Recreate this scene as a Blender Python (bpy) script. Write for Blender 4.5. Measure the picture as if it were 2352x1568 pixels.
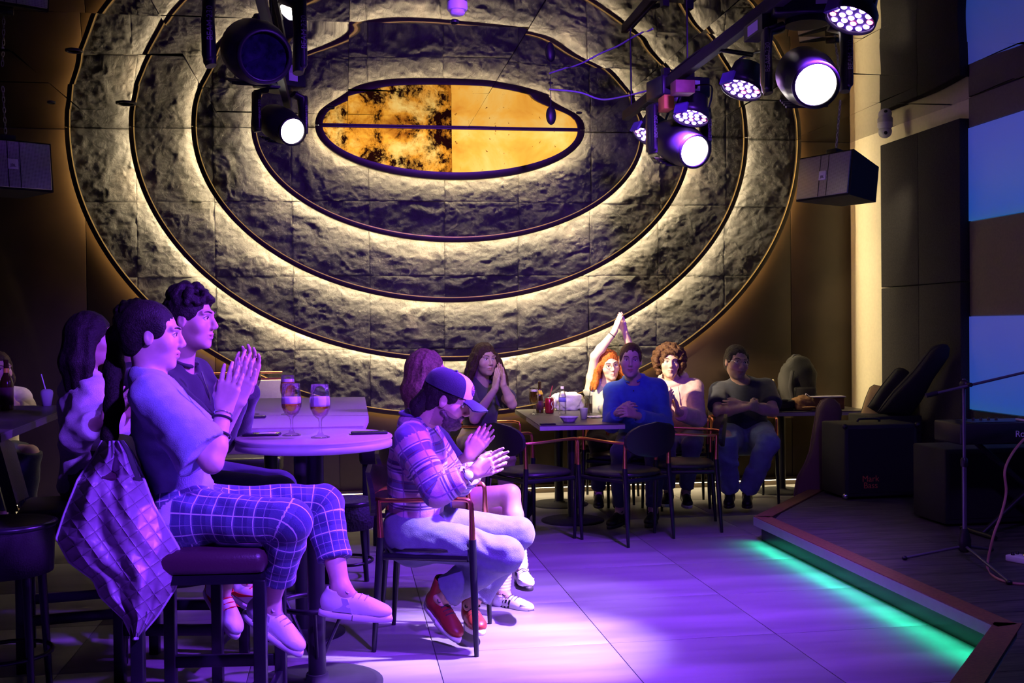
import bpy, bmesh, math, random
import numpy as np
from mathutils import Vector, Matrix
random.seed(7)
for o in list(bpy.data.objects): bpy.data.objects.remove(o)
SC = bpy.context.scene
COL = SC.collection
# ---------------------------------------------------------------- camera
FPX, PSI, ROLL, CAMH, HORY = 2485.0, math.atan(386/2485.0), 0.0105, 1.46, 755.0
_f = np.array([math.sin(PSI), math.cos(PSI), 0.0]); _r = np.array([math.cos(PSI), -math.sin(PSI), 0.0]); _u = np.array([0, 0, 1.0])
_d = math.atan((784-HORY)/FPX)
CF = _f*math.cos(_d) - _u*math.sin(_d)
_u1 = _u*math.cos(_d) + _f*math.sin(_d)
CR = _r*math.cos(ROLL) - _u1*math.sin(ROLL)
CU = _u1*math.cos(ROLL) + _r*math.sin(ROLL)
CAM = np.array([0, 0, CAMH])
cd = bpy.data.cameras.new('camera'); co = bpy.data.objects.new('camera', cd); COL.objects.link(co)
cd.sensor_width = 36; cd.lens = 36*FPX/2352; cd.clip_start = 0.05; cd.clip_end = 100
M = Matrix.Identity(4)
for i in range(3):
    M[i][0], M[i][1], M[i][2], M[i][3] = CR[i], CU[i], -CF[i], CAM[i]
co.matrix_world = M
SC.camera = co
def ray(px, py): return CF + (px-1176)/FPX*CR - (py-784)/FPX*CU
def W(px, py, dep): return CAM + dep*ray(px, py)            # pixel + depth along the view axis
def G(px, py, z=0.0):                                        # pixel on a horizontal plane
    d = ray(px, py); return CAM + (z-CAMH)/d[2]*d
def onY(px, py, Y): d = ray(px, py); return CAM + Y/d[1]*d
def onX(px, py, X): d = ray(px, py); return CAM + X/d[0]*d
# ---------------------------------------------------------------- world, exposure, big lights
SC.view_settings.view_transform = 'Standard'; SC.view_settings.look = 'None'
SC.view_settings.exposure = 0.0; SC.view_settings.gamma = 1.0; SC.view_settings.use_curve_mapping = False
wd = bpy.data.worlds.new('World'); SC.world = wd; wd.use_nodes = True
wd.node_tree.nodes['Background'].inputs[0].default_value = (0.25, 0.13, 0.6, 1)
wd.node_tree.nodes['Background'].inputs[1].default_value = 0.010
def spot(name, loc, tgt, power, col, ang=60, blend=0.4, rad=0.06):
    l = bpy.data.lights.new(name, 'SPOT'); l.energy = power; l.color = col; l.spot_size = math.radians(ang); l.spot_blend = blend; l.shadow_soft_size = rad
    o = bpy.data.objects.new(name, l); COL.objects.link(o); o.location = loc
    o.rotation_euler = (Vector(tgt)-Vector(loc)).to_track_quat('-Z', 'Y').to_euler(); return o
def area(name, loc, tgt, power, col, sx, sy, spread=180, roll=None):
    l = bpy.data.lights.new(name, 'AREA'); l.energy = power; l.color = col; l.shape = 'RECTANGLE'; l.size = sx; l.size_y = sy; l.spread = math.radians(spread)
    o = bpy.data.objects.new(name, l); COL.objects.link(o); o.location = loc
    o.rotation_euler = (Vector(tgt)-Vector(loc)).to_track_quat('-Z', 'Y').to_euler(); return o
VIO = (0.21, 0.035, 1.0)
# beam lamps and wash lamps of the stage rig (some fixtures built further down) and added fill spots that have none
spot('beam_pool', (2.35, 4.75, 3.08), (0.66, 4.92, 0.0), 5200, (0.58, 0.38, 1.0), 28, 0.85, 0.05)
spot('beam_pool_far', (2.35, 5.6, 3.08), (1.05, 5.70, 0.0), 700, (0.55, 0.35, 1.0), 26, 0.9, 0.05)
PARD = np.array([-0.36, -0.16, -0.92])
def par_at(px, py, dep): return tuple(W(px, py, dep)+PARD*0.05)
spot('wash_a', par_at(1955, 42, 4.45), (0.1, 4.3, 0.6), 1700, VIO, 75, 0.7, 0.08)
spot('wash_b', par_at(1704, 203, 5.35), (0.9, 5.3, 0.2), 700, VIO, 95, 0.7, 0.08)
spot('wash_c', par_at(1587, 268, 6.1), (1.6, 6.5, 0.2), 850, VIO, 90, 0.7, 0.08)
spot('wash_front', (1.4, 1.2, 3.05), (-0.4, 4.3, 0.9), 1700, (0.20, 0.05, 1.0), 50, 0.7, 0.1)
spot('wall_fill', (1.2, 3.2, 3.05), (0.9, 9.4, 1.9), 1150, (0.22, 0.045, 1.0), 50, 0.9, 0.1)  # added fill standing in for violet spill on the back wall
spot('stage_fill', (2.2, 3.0, 3.05), (3.5, 5.6, 0.2), 150, (0.30, 0.10, 1.0), 60, 0.8, 0.1)  # added violet fill for stage and gear, no fixture of its own
spot('beam_back', (-0.27, 7.04, 2.70), (2.2, 8.4, 0.9), 14, (1.0, 0.78, 0.50), 120, 0.8, 0.07)
spot('beam_back_core', (-0.27, 7.04, 2.70), (2.45, 8.66, 1.10), 1700, (1.0, 0.74, 0.46), 20, 0.6, 0.06)
spot('cream_wall_fill', (4.15, 7.75, 3.10), (4.70, 9.10, 1.55), 60, (1.0, 0.84, 0.55), 34, 0.8, 0.05)  # added warm fill that brightens the cream wall, no lamp hangs here
spot('back_group_fill', (0.4, 5.0, 3.10), (1.75, 8.75, 1.0), 330, (1.0, 0.74, 0.52), 19, 0.7, 0.06)  # added warm fill to light the far-table faces from the front
# ---------------------------------------------------------------- object helpers
def put(name, me, mat=None, parent=None):
    o = bpy.data.objects.new(name, me); COL.objects.link(o)
    if mat is not None and not me.materials: me.materials.append(mat)
    if parent is not None: o.parent = parent
    return o
def tag(o, label=None, cat=None, group=None, kind=None):
    if label: o['label'] = label
    if cat: o['category'] = cat
    if group: o['group'] = group
    if kind: o['kind'] = kind
    return o
def thing(name, label, cat, loc=(0, 0, 0), rz=0.0, group=None):
    o = bpy.data.objects.new(name, None); COL.objects.link(o); o.location = loc; o.rotation_euler = (0, 0, rz); o.empty_display_size = 0.1
    return tag(o, label, cat, group)
def copy_tree(o, parent=None):
    c = o.copy(); COL.objects.link(c); c.parent = parent
    for ch in [x for x in bpy.data.objects if x.parent is o]: copy_tree(ch, c)
    return c
class MB:
    def __init__(s): s.v = []; s.f = []; s.sm = []
    def add(s, vs, fs, smooth=False):
        n = len(s.v); s.v += [tuple(map(float, p)) for p in vs]; s.f += [tuple(i+n for i in q) for q in fs]; s.sm += [smooth]*len(fs); return s
    def box(s, x0, x1, y0, y1, z0, z1, b=0.0):
        if b <= 0:
            v = [(x, y, z) for z in (z0, z1) for y in (y0, y1) for x in (x0, x1)]
            return s.add(v, [(0, 2, 3, 1), (4, 5, 7, 6), (0, 1, 5, 4), (2, 6, 7, 3), (0, 4, 6, 2), (1, 3, 7, 5)])
        bm = bmesh.new(); bmesh.ops.create_cube(bm, size=1)
        bmesh.ops.scale(bm, vec=(x1-x0, y1-y0, z1-z0), verts=bm.verts); bmesh.ops.translate(bm, vec=((x0+x1)/2, (y0+y1)/2, (z0+z1)/2), verts=bm.verts)
        bmesh.ops.bevel(bm, geom=bm.edges[:], offset=b, segments=2, affect='EDGES', profile=0.5)
        bm.verts.index_update(); s.add([p.co[:] for p in bm.verts], [[q.index for q in f.verts] for f in bm.faces], True); bm.free(); return s
    def tube(s, pts, r, n=10, closed=False, smooth=True, flat=1.0, up=None):
        pts = [np.array(p, float) for p in pts]; m = len(pts); rr = r if hasattr(r, '__len__') else [r]*m
        rings = []; prev = None
        for i in range(m):
            a = pts[(i-1) % m] if (closed or i > 0) else pts[i]; b = pts[(i+1) % m] if (closed or i < m-1) else pts[i]
            t = b-a; t = t/(np.linalg.norm(t)+1e-9)
            if prev is None:
                ref = np.array(up if up is not None else ([0, 0, 1.0] if abs(t[2]) < 0.9 else [1.0, 0, 0]), float); nn = ref-t*np.dot(ref, t)
            else: nn = prev-t*np.dot(prev, t)
            nn /= np.linalg.norm(nn)+1e-9; prev = nn; bb = np.cross(t, nn)
            rings.append([pts[i]+rr[i]*(math.cos(2*math.pi*k/n)*nn*flat+math.sin(2*math.pi*k/n)*bb) for k in range(n)])
        vs = [p for R in rings for p in R]; fs = []
        for i in range(m if closed else m-1):
            j = (i+1) % m
            for k in range(n): fs.append((i*n+k, i*n+(k+1) % n, j*n+(k+1) % n, j*n+k))
        s.add(vs, fs, smooth)
        if not closed: s.add(rings[0], [tuple(range(n))[::-1]]); s.add(rings[-1], [tuple(range(n))])
        return s
    def lathe(s, prof, n=24, c=(0, 0, 0), smooth=True, cap=True):
        vs = []; fs = []
        for (r, z) in prof: vs += [(c[0]+r*math.cos(2*math.pi*k/n), c[1]+r*math.sin(2*math.pi*k/n), c[2]+z) for k in range(n)]
        for i in range(len(prof)-1):
            for k in range(n): fs.append((i*n+k, i*n+(k+1) % n, (i+1)*n+(k+1) % n, (i+1)*n+k))
        s.add(vs, fs, smooth)
        if not cap: return s
        if prof[0][0] > 1e-6: s.add(vs[:n], [tuple(range(n))[::-1]])
        if prof[-1][0] > 1e-6: s.add(vs[-n:], [tuple(range(n))])
        return s
    def prism(s, poly, z0, z1):
        n = len(poly); vs = [(x, y, z0) for x, y in poly]+[(x, y, z1) for x, y in poly]
        return s.add(vs, [tuple(range(n))[::-1], tuple(range(n, 2*n))]+[(k, (k+1) % n, n+(k+1) % n, n+k) for k in range(n)])
    def ell(s, c, r, n=16, m=10, R=None):
        vs = []; fs = []
        for i in range(m+1):
            t = math.pi*i/m
            for k in range(n):
                p = np.array([r[0]*math.sin(t)*math.cos(2*math.pi*k/n), r[1]*math.sin(t)*math.sin(2*math.pi*k/n), r[2]*math.cos(t)])
                if R is not None: p = R @ p
                vs.append(p+np.array(c))
        for i in range(m):
            for k in range(n): fs.append((i*n+k, (i+1)*n+k, (i+1)*n+(k+1) % n, i*n+(k+1) % n))
        return s.add(vs, fs, True)
    def surf(s, grid, closed_u=False, thick=0.0):
        g = np.array(grid, float); a, b = g.shape[:2]
        fs = [(i*b+j, i*b+j+1, (i+1)*b+j+1, (i+1)*b+j) for i in range(a-1) for j in range(b-1)]
        if closed_u: fs += [((a-1)*b+j, (a-1)*b+j+1, j+1, j) for j in range(b-1)]
        return s.add(g.reshape(-1, 3), fs, True)
    def xf(s, Mx):
        A = np.array([list(r) for r in Mx]); v = np.array(s.v); s.v = [tuple(p) for p in (v @ A[:3, :3].T + A[:3, 3])]; return s
    def mesh(s, name='m'):
        me = bpy.data.meshes.new(name); me.from_pydata(s.v, [], s.f); me.polygons.foreach_set('use_smooth', s.sm); me.update(); return me
    def build(s, name, mat, parent=None):
        bm = bmesh.new(); me = s.mesh(name); bm.from_mesh(me); bmesh.ops.recalc_face_normals(bm, faces=bm.faces); bm.to_mesh(me); bm.free()
        return put(name, me, mat, parent)
def np_mesh(name, V, Fq, mat, parent=None, smooth=True, attrs=None, uv=None):
    me = bpy.data.meshes.new(name); V = np.asarray(V, np.float32); Fq = np.asarray(Fq, np.int32); k = Fq.shape[1]
    me.vertices.add(len(V)); me.vertices.foreach_set('co', V.ravel()); me.loops.add(Fq.size); me.loops.foreach_set('vertex_index', Fq.ravel())
    me.polygons.add(len(Fq)); me.polygons.foreach_set('loop_start', np.arange(0, Fq.size, k, dtype=np.int32)); me.polygons.foreach_set('loop_total', np.full(len(Fq), k, np.int32))
    me.update(calc_edges=True); me.polygons.foreach_set('use_smooth', np.full(len(Fq), smooth))
    if attrs:
        for an, (tp, arr) in attrs.items():
            at = me.attributes.new(an, tp, 'POINT'); at.data.foreach_set({'FLOAT': 'value', 'FLOAT_VECTOR': 'vector', 'FLOAT_COLOR': 'color'}[tp], np.asarray(arr, np.float32).ravel())
    me.update(); return put(name, me, mat, parent)
def crom(pts, n=8, closed=False):
    P = [np.array(p, float) for p in pts]; out = []; m = len(P)
    for i in range(m if closed else m-1):
        if closed: a, b, c, d = P[(i-1) % m], P[i], P[(i+1) % m], P[(i+2) % m]
        else: a, b, c, d = P[max(i-1, 0)], P[i], P[i+1], P[min(i+2, m-1)]
        for k in range(n):
            t = k/n; out.append(0.5*((2*b)+(c-a)*t+(2*a-5*b+4*c-d)*t*t+(3*b-a-3*c+d)*t**3))
    if not closed: out.append(P[-1])
    return out
# ---------------------------------------------------------------- noise
def _hash(i, j, k, s):
    h = (i*374761393 + j*668265263 + k*2147483647 + s*1274126177) & 0xffffffff
    h = ((h ^ (h >> 13))*1274126177) & 0xffffffff
    return ((h ^ (h >> 16)) & 0xffff)/65535.0
def vn(p, s=0):
    p = np.asarray(p, float); f = np.floor(p); t = p-f; t = t*t*(3-2*t); f = f.astype(np.int64); r = 0
    for a in (0, 1):
        for b in (0, 1):
            for c in (0, 1):
                w = (t[..., 0] if a else 1-t[..., 0])*(t[..., 1] if b else 1-t[..., 1])*(t[..., 2] if c else 1-t[..., 2])
                r = r+w*_hash(f[..., 0]+a, f[..., 1]+b, f[..., 2]+c, s)
    return r*2-1
def fbm(p, o=4, s=0, g=0.5):
    p = np.asarray(p, float); a = 1; r = 0
    for i in range(o): r = r+a*vn(p*2**i+17.3*i, s+i); a *= g
    return r
# ---------------------------------------------------------------- materials
MT = {}
def mat(name, col=(0.5, 0.5, 0.5), rough=0.5, metal=0.0, emit=None, es=0.0, noise=0.0, nscale=20, bump=0.0, bscale=60, trans=0.0, alpha=1.0, ior=1.45, sheen=0.0, coat=0.0):
    if name in MT: return MT[name]
    m = bpy.data.materials.new(name); m.use_nodes = True; nt = m.node_tree; b = nt.nodes['Principled BSDF']
    b.inputs['Base Color'].default_value = (*col, 1); b.inputs['Roughness'].default_value = rough; b.inputs['Metallic'].default_value = metal
    b.inputs['IOR'].default_value = ior; b.inputs['Transmission Weight'].default_value = trans; b.inputs['Alpha'].default_value = alpha
    b.inputs['Sheen Weight'].default_value = sheen; b.inputs['Coat Weight'].default_value = coat
    if emit: b.inputs['Emission Color'].default_value = (*emit, 1); b.inputs['Emission Strength'].default_value = es
    if noise > 0 or bump > 0:
        tc = nt.nodes.new('ShaderNodeTexCoord')
    if noise > 0:
        n = nt.nodes.new('ShaderNodeTexNoise'); n.inputs['Scale'].default_value = nscale; n.inputs['Detail'].default_value = 5
        nt.links.new(tc.outputs['Object'], n.inputs['Vector'])
        r = nt.nodes.new('ShaderNodeValToRGB'); r.color_ramp.elements[0].position = 0.3; r.color_ramp.elements[1].position = 0.7
        r.color_ramp.elements[0].color = (*[c*(1-noise) for c in col], 1); r.color_ramp.elements[1].color = (*[min(1, c*(1+noise)) for c in col], 1)
        nt.links.new(n.outputs['Fac'], r.inputs[0]); nt.links.new(r.outputs[0], b.inputs['Base Color'])
    if bump > 0:
        n2 = nt.nodes.new('ShaderNodeTexNoise'); n2.inputs['Scale'].default_value = bscale; n2.inputs['Detail'].default_value = 6
        nt.links.new(tc.outputs['Object'], n2.inputs['Vector'])
        bp = nt.nodes.new('ShaderNodeBump'); bp.inputs['Strength'].default_value = bump; bp.inputs['Distance'].default_value = 0.01
        nt.links.new(n2.outputs['Fac'], bp.inputs['Height']); nt.links.new(bp.outputs[0], b.inputs['Normal'])
    MT[name] = m; return m
def nodes(m): return m.node_tree, m.node_tree.nodes, m.node_tree.links, m.node_tree.nodes['Principled BSDF']
def emis(name, col, st): return mat(name, (0.02, 0.02, 0.02), 0.5, emit=col, es=st)
PLAN = False
# ================================================================= the room
WY, CZ, RX, LX, BY = 9.457, 3.152, 4.66, -5.2, -2.5       # back wall, ceiling, right wall, left wall, wall behind the camera
m_brown = mat('brown_panel', (0.036, 0.024, 0.013), 0.45, noise=0.25, nscale=3, bump=0.05, bscale=120)
m_dark = mat('dark_plaster', (0.02, 0.02, 0.022), 0.8, noise=0.2)
m_cream = mat('cream_plaster', (0.62, 0.56, 0.40), 0.8, noise=0.04, nscale=40)
m_black = mat('black_metal', (0.012, 0.012, 0.014), 0.42, metal=0.0, noise=0.15)
m_matblack = mat('matte_black', (0.010, 0.010, 0.011), 0.75, noise=0.2)
wall = MB().box(LX, RX, WY, WY+0.1, 0, CZ).build('wall_back', m_brown); tag(wall, kind='structure', label='dark brown panelled back wall behind the stone rings')
x = LX
k = 0
while x < RX-0.01:                                            # tall brown veneer boards with shadow gaps
    x1 = min(x+1.03, RX)
    MB().box(x+0.003, x1-0.003, WY-0.012, WY-0.001, 0.06, CZ-0.002, 0.001).build('wall_panel', m_brown, wall); x = x1
tag(MB().box(LX-0.1, LX, BY, WY, 0, CZ).build('wall_left', m_dark), kind='structure', label='dark left wall of the bar')
tag(MB().box(LX, RX, BY-0.1, BY, 0, CZ).build('wall_front', m_dark), kind='structure', label='dark wall behind the camera')
wr = tag(MB().box(RX, RX+0.1, BY, WY, 0, CZ).build('wall_right', m_cream), kind='structure', label='cream side wall with black acoustic panels and blue screens')
# --- black acoustic panels on the right wall
m_fab = mat('black_fabric_panel', (0.030, 0.027, 0.026), 0.95, noise=0.3, nscale=90, bump=0.2, bscale=300)
for (y0, y1) in ((8.10, 8.71), (7.50, 8.096)):
    for (z0, z1) in ((0.45, 1.775), (1.781, 3.0)):
        MB().box(RX-0.09, RX-0.001, y0, y1, z0, z1, 0.006).build('acoustic_panel', m_fab, wr)
# --- band panels and screens nearer the camera
m_taupe = mat('taupe_band', (0.16, 0.135, 0.13), 0.85, noise=0.08, nscale=60)
m_olive = mat('olive_band', (0.21, 0.18, 0.11), 0.85, noise=0.08, nscale=60)
MB().box(RX-0.02, RX-0.001, BY, 7.49, 2.93, CZ-0.003, 0.002).build('wall_band', m_taupe, wr)
MB().box(RX-0.02, RX-0.001, BY, 7.49, 1.523, 2.222, 0.002).build('wall_band', m_olive, wr)
MB().box(RX-0.02, RX-0.001, BY, 7.49, 0.03, 0.812, 0.002).build('wall_band', m_fab, wr)
def screen_mat(name, seed):
    m = mat(name, (0.20, 0.22, 0.30), 0.35); nt, N, L, b = nodes(m)
    tc = N.new('ShaderNodeTexCoord'); sp = N.new('ShaderNodeSeparateXYZ'); L.new(tc.outputs['Generated'], sp.inputs[0])
    n = N.new('ShaderNodeTexNoise'); n.inputs['Scale'].default_value = 2.0+seed; L.new(tc.outputs['Generated'], n.inputs['Vector'])
    ad = N.new('ShaderNodeMath'); ad.operation = 'MULTIPLY_ADD'; ad.inputs[1].default_value = 0.25; L.new(n.outputs['Fac'], ad.inputs[0]); L.new(sp.outputs[2], ad.inputs[2])
    r = N.new('ShaderNodeValToRGB'); e = r.color_ramp.elements
    e[0].position = 0.1; e[0].color = (0.01, 0.16, 0.50, 1); e[1].position = 0.95; e[1].color = (0.055, 0.09, 0.62, 1)
    q = e.new(0.22); q.color = (0.01, 0.11, 0.62, 1); L.new(ad.outputs[0], r.inputs[0])
    L.new(r.outputs[0], b.inputs['Emission Color']); b.inputs['Emission Strength'].default_value = 0.5; return m
for i, (z0, z1) in enumerate(((0.822, 1.516), (2.230, 2.922))):
    s = MB().box(RX-0.03, RX-0.001, 3.0, 7.485, z0, z1, 0.002).build('video_screen', screen_mat('blue_screen_%d' % i, i))
    tag(s, ['long glowing blue screen low on the right wall behind the keyboard', 'long glowing blue screen high on the right wall under the ceiling'][i], 'screen')
# --- floor tiles (0.81 x 0.78 m, thin joints)
m_floor = mat('grey_stone_tile', (0.36, 0.345, 0.33), 0.42)
nt, N, L, b = nodes(m_floor)
tc = N.new('ShaderNodeTexCoord'); mp = N.new('ShaderNodeMapping'); mp.inputs['Scale'].default_value = (0.5, 3.2, 1); L.new(tc.outputs['Object'], mp.inputs[0])
n = N.new('ShaderNodeTexNoise'); n.inputs['Scale'].default_value = 1.6; n.inputs['Detail'].default_value = 8; L.new(mp.outputs[0], n.inputs['Vector'])
r = N.new('ShaderNodeValToRGB'); r.color_ramp.elements[0].position = 0.3; r.color_ramp.elements[1].position = 0.72
r.color_ramp.elements[0].color = (0.135, 0.13, 0.125, 1); r.color_ramp.elements[1].color = (0.25, 0.24, 0.23, 1)
L.new(n.outputs['Fac'], r.inputs[0]); L.new(r.outputs[0], b.inputs['Base Color'])
rr = N.new('ShaderNodeMapRange'); rr.inputs[3].default_value = 0.34; rr.inputs[4].default_value = 0.55; L.new(n.outputs['Fac'], rr.inputs[0]); L.new(rr.outputs[0], b.inputs['Roughness'])
m_joint = mat('tile_joint', (0.10, 0.095, 0.09), 0.9, noise=0.1)
fl = tag(MB().box(LX, RX, BY, WY, -0.06, -0.004).build('floor', m_joint), kind='structure', label='grey stone tile floor washed in violet light')
tiles = {}
i0 = math.floor((LX-0.39)/0.81); j0 = math.floor((BY-4.87)/0.78)
for i in range(i0, i0+14):
    for j in range(j0, j0+18):
        xa, xb = max(0.39+0.81*i, LX), min(0.39+0.81*(i+1), RX); ya, yb = max(4.87+0.78*j, BY), min(4.87+0.78*(j+1), WY)
        if xb-xa < 0.02 or yb-ya < 0.02: continue
        key = (round(xb-xa, 3), round(yb-ya, 3))
        if key not in tiles:
            g = 0.002; tiles[key] = MB().box(-key[0]/2+g, key[0]/2-g, -key[1]/2+g, key[1]/2-g, -0.01, 0, 0.0015).mesh('tile'); tiles[key].materials.append(m_floor)
        o = put('floor_tile', tiles[key], None, fl); o.location = ((xa+xb)/2, (ya+yb)/2, 0)
# --- mirror-black ceiling panels, each hung a little out of true and slightly wavy
m_ceil = mat('mirror_black_acrylic', (0.50, 0.49, 0.50), 0.015, metal=1.0)
ce = tag(MB().box(LX, RX, BY, WY, CZ+0.012, CZ+0.1).build('ceiling', m_matblack), kind='structure', label='mirror black ceiling of large glossy panels')
rng = np.random.RandomState(5)
ys = [WY-0.002]
while ys[-1] > BY: ys.append(ys[-1]-0.86)
for j in range(len(ys)-1):
    for i in range(-6, 5):
        xa, xb = max(0.05+1.0*i, LX), min(1.05+1.0*i, RX); yb, ya = ys[j], max(ys[j+1], BY)
        if xb-xa < 0.03 or yb-ya < 0.03: continue
        n = 14; g = 0.0015; amp = 0.0 if j == 0 else 1.0
        u = np.linspace(xa+g, xb-g, n); v = np.linspace(ya+g, yb-g, n); U, V = np.meshgrid(u, v, indexing='ij')
        tx, ty = rng.uniform(-0.0035, 0.0035), rng.uniform(-0.0035, 0.0035)
        P = np.stack([U*1.3, V*1.3, np.zeros_like(U)+i*7.1+j*3.7], -1)
        Z = CZ + (0.007 if j > 0 else 0.002)*vn(P, 3) + amp*(tx*(U-(xa+xb)/2)+ty*(V-(ya+yb)/2)) + 0.001
        vs = np.stack([U, V, Z], -1).reshape(-1, 3)
        fq = [(a*n+c, a*n+c+1, (a+1)*n+c+1, (a+1)*n+c) for a in range(n-1) for c in range(n-1)]
        np_mesh('ceiling_panel', vs, fq, m_ceil, ce)
# ================================================================= stone rings round the surfboard panel
m_stone = mat('split_slate', (0.12, 0.11, 0.1), 0.72)
nt, N, L, b = nodes(m_stone)
tc = N.new('ShaderNodeTexCoord'); n = N.new('ShaderNodeTexNoise'); n.inputs['Scale'].default_value = 2.2; n.inputs['Detail'].default_value = 9; n.inputs['Roughness'].default_value = 0.62
L.new(tc.outputs['Object'], n.inputs['Vector'])
r = N.new('ShaderNodeValToRGB'); e = r.color_ramp.elements; e[0].position = 0.28; e[0].color = (0.014, 0.013, 0.014, 1); e[1].position = 0.75; e[1].color = (0.080, 0.067, 0.058, 1)
q = e.new(0.55); q.color = (0.033, 0.030, 0.028, 1)
L.new(n.outputs['Fac'], r.inputs[0]); L.new(r.outputs[0], b.inputs['Base Color'])
n2 = N.new('ShaderNodeTexNoise'); n2.inputs['Scale'].default_value = 16; n2.inputs['Detail'].default_value = 10; n2.inputs['Roughness'].default_value = 0.72; n2.inputs['Distortion'].default_value = 0.6
L.new(tc.outputs['Object'], n2.inputs['Vector'])
bp = N.new('ShaderNodeBump'); bp.inputs['Strength'].default_value = 0.7; bp.inputs['Distance'].default_value = 0.018; L.new(n2.outputs['Fac'], bp.inputs['Height']); L.new(bp.outputs[0], b.inputs['Normal'])
m_bronze = mat('dark_bronze', (0.040, 0.026, 0.014), 0.42, metal=0.25, noise=0.15)
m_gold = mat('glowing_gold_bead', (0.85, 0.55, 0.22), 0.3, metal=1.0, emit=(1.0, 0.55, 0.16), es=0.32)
STEP = 0.072
planes = [WY-0.012-STEP*k for k in range(6)]                 # planes[0]: brown boards; ring 4 sits on it, ... ring 1, board
pix = [((150, 302), (1838, 330), 958), ((297, 304), (1716, 328), 829), ((440, 304), (1588, 325), 694), ((577, 306), (1479, 322), 556), ((724, 307), (1342, 318), 413)]
RING = []
for k, (pl, pr, pb) in enumerate(pix):
    Yp = planes[k+1]; a0 = onY(*pl, Yp)[0]; a1 = onY(*pr, Yp)[0]; zb = onY(1040, pb, Yp)[2]
    RING.append(((a0+a1)/2, (a1-a0)/2, CZ-zb, Yp))
def relief(X, Z, seed):
    P = np.stack([X*1.9, Z*2.6, np.full_like(X, seed*3.1)], -1)
    w = fbm(P*1.3+5, 3, 11)
    Pw = P+np.stack([w*0.5, w*0.35, w*0], -1)
    h = fbm(Pw, 5, 23)*0.55
    ridge = 1-np.abs(fbm(Pw*0.9+40, 4, 31)); h = h+0.5*ridge**3
    t = h*4.0; st = np.floor(t)+np.clip((t-np.floor(t)-0.35)/0.3, 0, 1); h = 0.45*h+0.55*st/4.0      # split-face terraces
    return 0.021*h+0.0055*fbm(P*6, 5, 47, 0.6)
TS = 0.637
x0t = onY(1018, 470, planes[2])[0]; z0t = onY(1400, 470, planes[2])[2]
for k in range(4):
    cx, a, bz, Yp = RING[k]; ic = RING[k+1]
    for i in range(-9, 9):
        for j in range(-6, 4):
            xa, xb, za, zb = x0t+TS*i, x0t+TS*(i+1), z0t+TS*0.98*j, z0t+TS*0.98*(j+1)
            zb = min(zb, CZ-0.001)
            if za > CZ-0.01 or xb < cx-a or xa > cx+a or zb < CZ-bz: continue
            n1 = 76; g = 0.0012
            u = np.linspace(xa+g, xb-g, n1); v = np.linspace(za+g, zb-g, max(4, int(76*(zb-za)/TS))); n2_ = len(v)
            U, V = np.meshgrid(u, v, indexing='ij')
            out = ((U-cx)/(a-0.012))**2+((V-CZ)/(bz-0.012))**2; inn = ((U-ic[0])/(ic[1]-0.045))**2+((V-CZ)/(ic[2]-0.045))**2
            keep = (out < 1) & (inn > 1)
            if keep.sum() < 12: continue
            sd = (i*13+j*7+k*5) % 29+3
            # the relief dies out towards the slab's own edges so that joints stay crisp
            Hh = relief(U+sd*0.37, V-sd*0.21, sd)
            Yv = Yp+0.010-Hh+0.003*math.sin(sd*2.1)
            edge = np.minimum(np.minimum(U-xa, xb-U), np.minimum(V-za, zb-V)); Yv = Yv+0.004*np.exp(-edge/0.002)
            vs = np.stack([U, Yv, V], -1).reshape(-1, 3); idx = np.arange(n1*n2_).reshape(n1, n2_)
            q = np.stack([idx[:-1, :-1], idx[1:, :-1], idx[1:, 1:], idx[:-1, 1:]], -1).reshape(-1, 4)
            q = q[keep.reshape(-1)[q].all(1)]
            if len(q) < 6: continue
            us = np.unique(q); remap = -np.ones(n1*n2_, int); remap[us] = np.arange(len(us))
            np_mesh('stone_tile', vs[us], remap[q], m_stone, wall)
def half_ring(cx, a, bz, prof, n=150):
    """sweep a profile of (radial offset, Y) along the lower half of an ellipse"""
    g = []
    for i in range(n+1):
        t = math.pi*i/n; g.append([(cx-(a+dr)*math.cos(t), y, CZ-0.0015-(bz+dr)*math.sin(t)) for dr, y in prof])
    return MB().surf(g)
LEDC = [(1.0, 0.60, 0.22), (1.0, 0.80, 0.46), (1.0, 0.80, 0.46), (1.0, 0.80, 0.46), (1.0, 0.78, 0.42)]
LEDS = [40, 270, 270, 270, 190]
for k in range(4):
    cx, a, bz, Yp = RING[k]; Yb = planes[k]
    w = 0.044
    t = half_ring(cx, a, bz, [(-w, Yp-0.026), (-0.002, Yp-0.026), (0, Yp-0.024), (0, Yp+0.026), (-0.005, Yp+0.026), (-0.005, Yp-0.010), (-0.030, Yp-0.010), (-0.030, Yp+0.002), (-w, Yp+0.002), (-w, Yp-0.026)]).build('trim_%d' % (k+1), m_bronze)
    tag(t, kind='structure', label=['outermost', 'second outermost', 'second innermost', 'innermost'][k]+' dark bronze ring trim on the stone wall')
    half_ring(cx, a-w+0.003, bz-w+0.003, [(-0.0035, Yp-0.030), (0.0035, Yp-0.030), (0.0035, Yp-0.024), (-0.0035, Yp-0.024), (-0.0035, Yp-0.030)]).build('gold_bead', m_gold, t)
    half_ring(cx, a-0.028, bz-0.028, [(0, Yp+0.014), (0.004, Yp+0.046)]).build('light_strip', emis('led_strip_%d' % k, LEDC[k], LEDS[k]), t)
    half_ring(cx, a-0.03, bz-0.03, [(0, Yp+0.002), (0, Yb+0.02)]).build('slab_edge', m_matblack, t)
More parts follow.
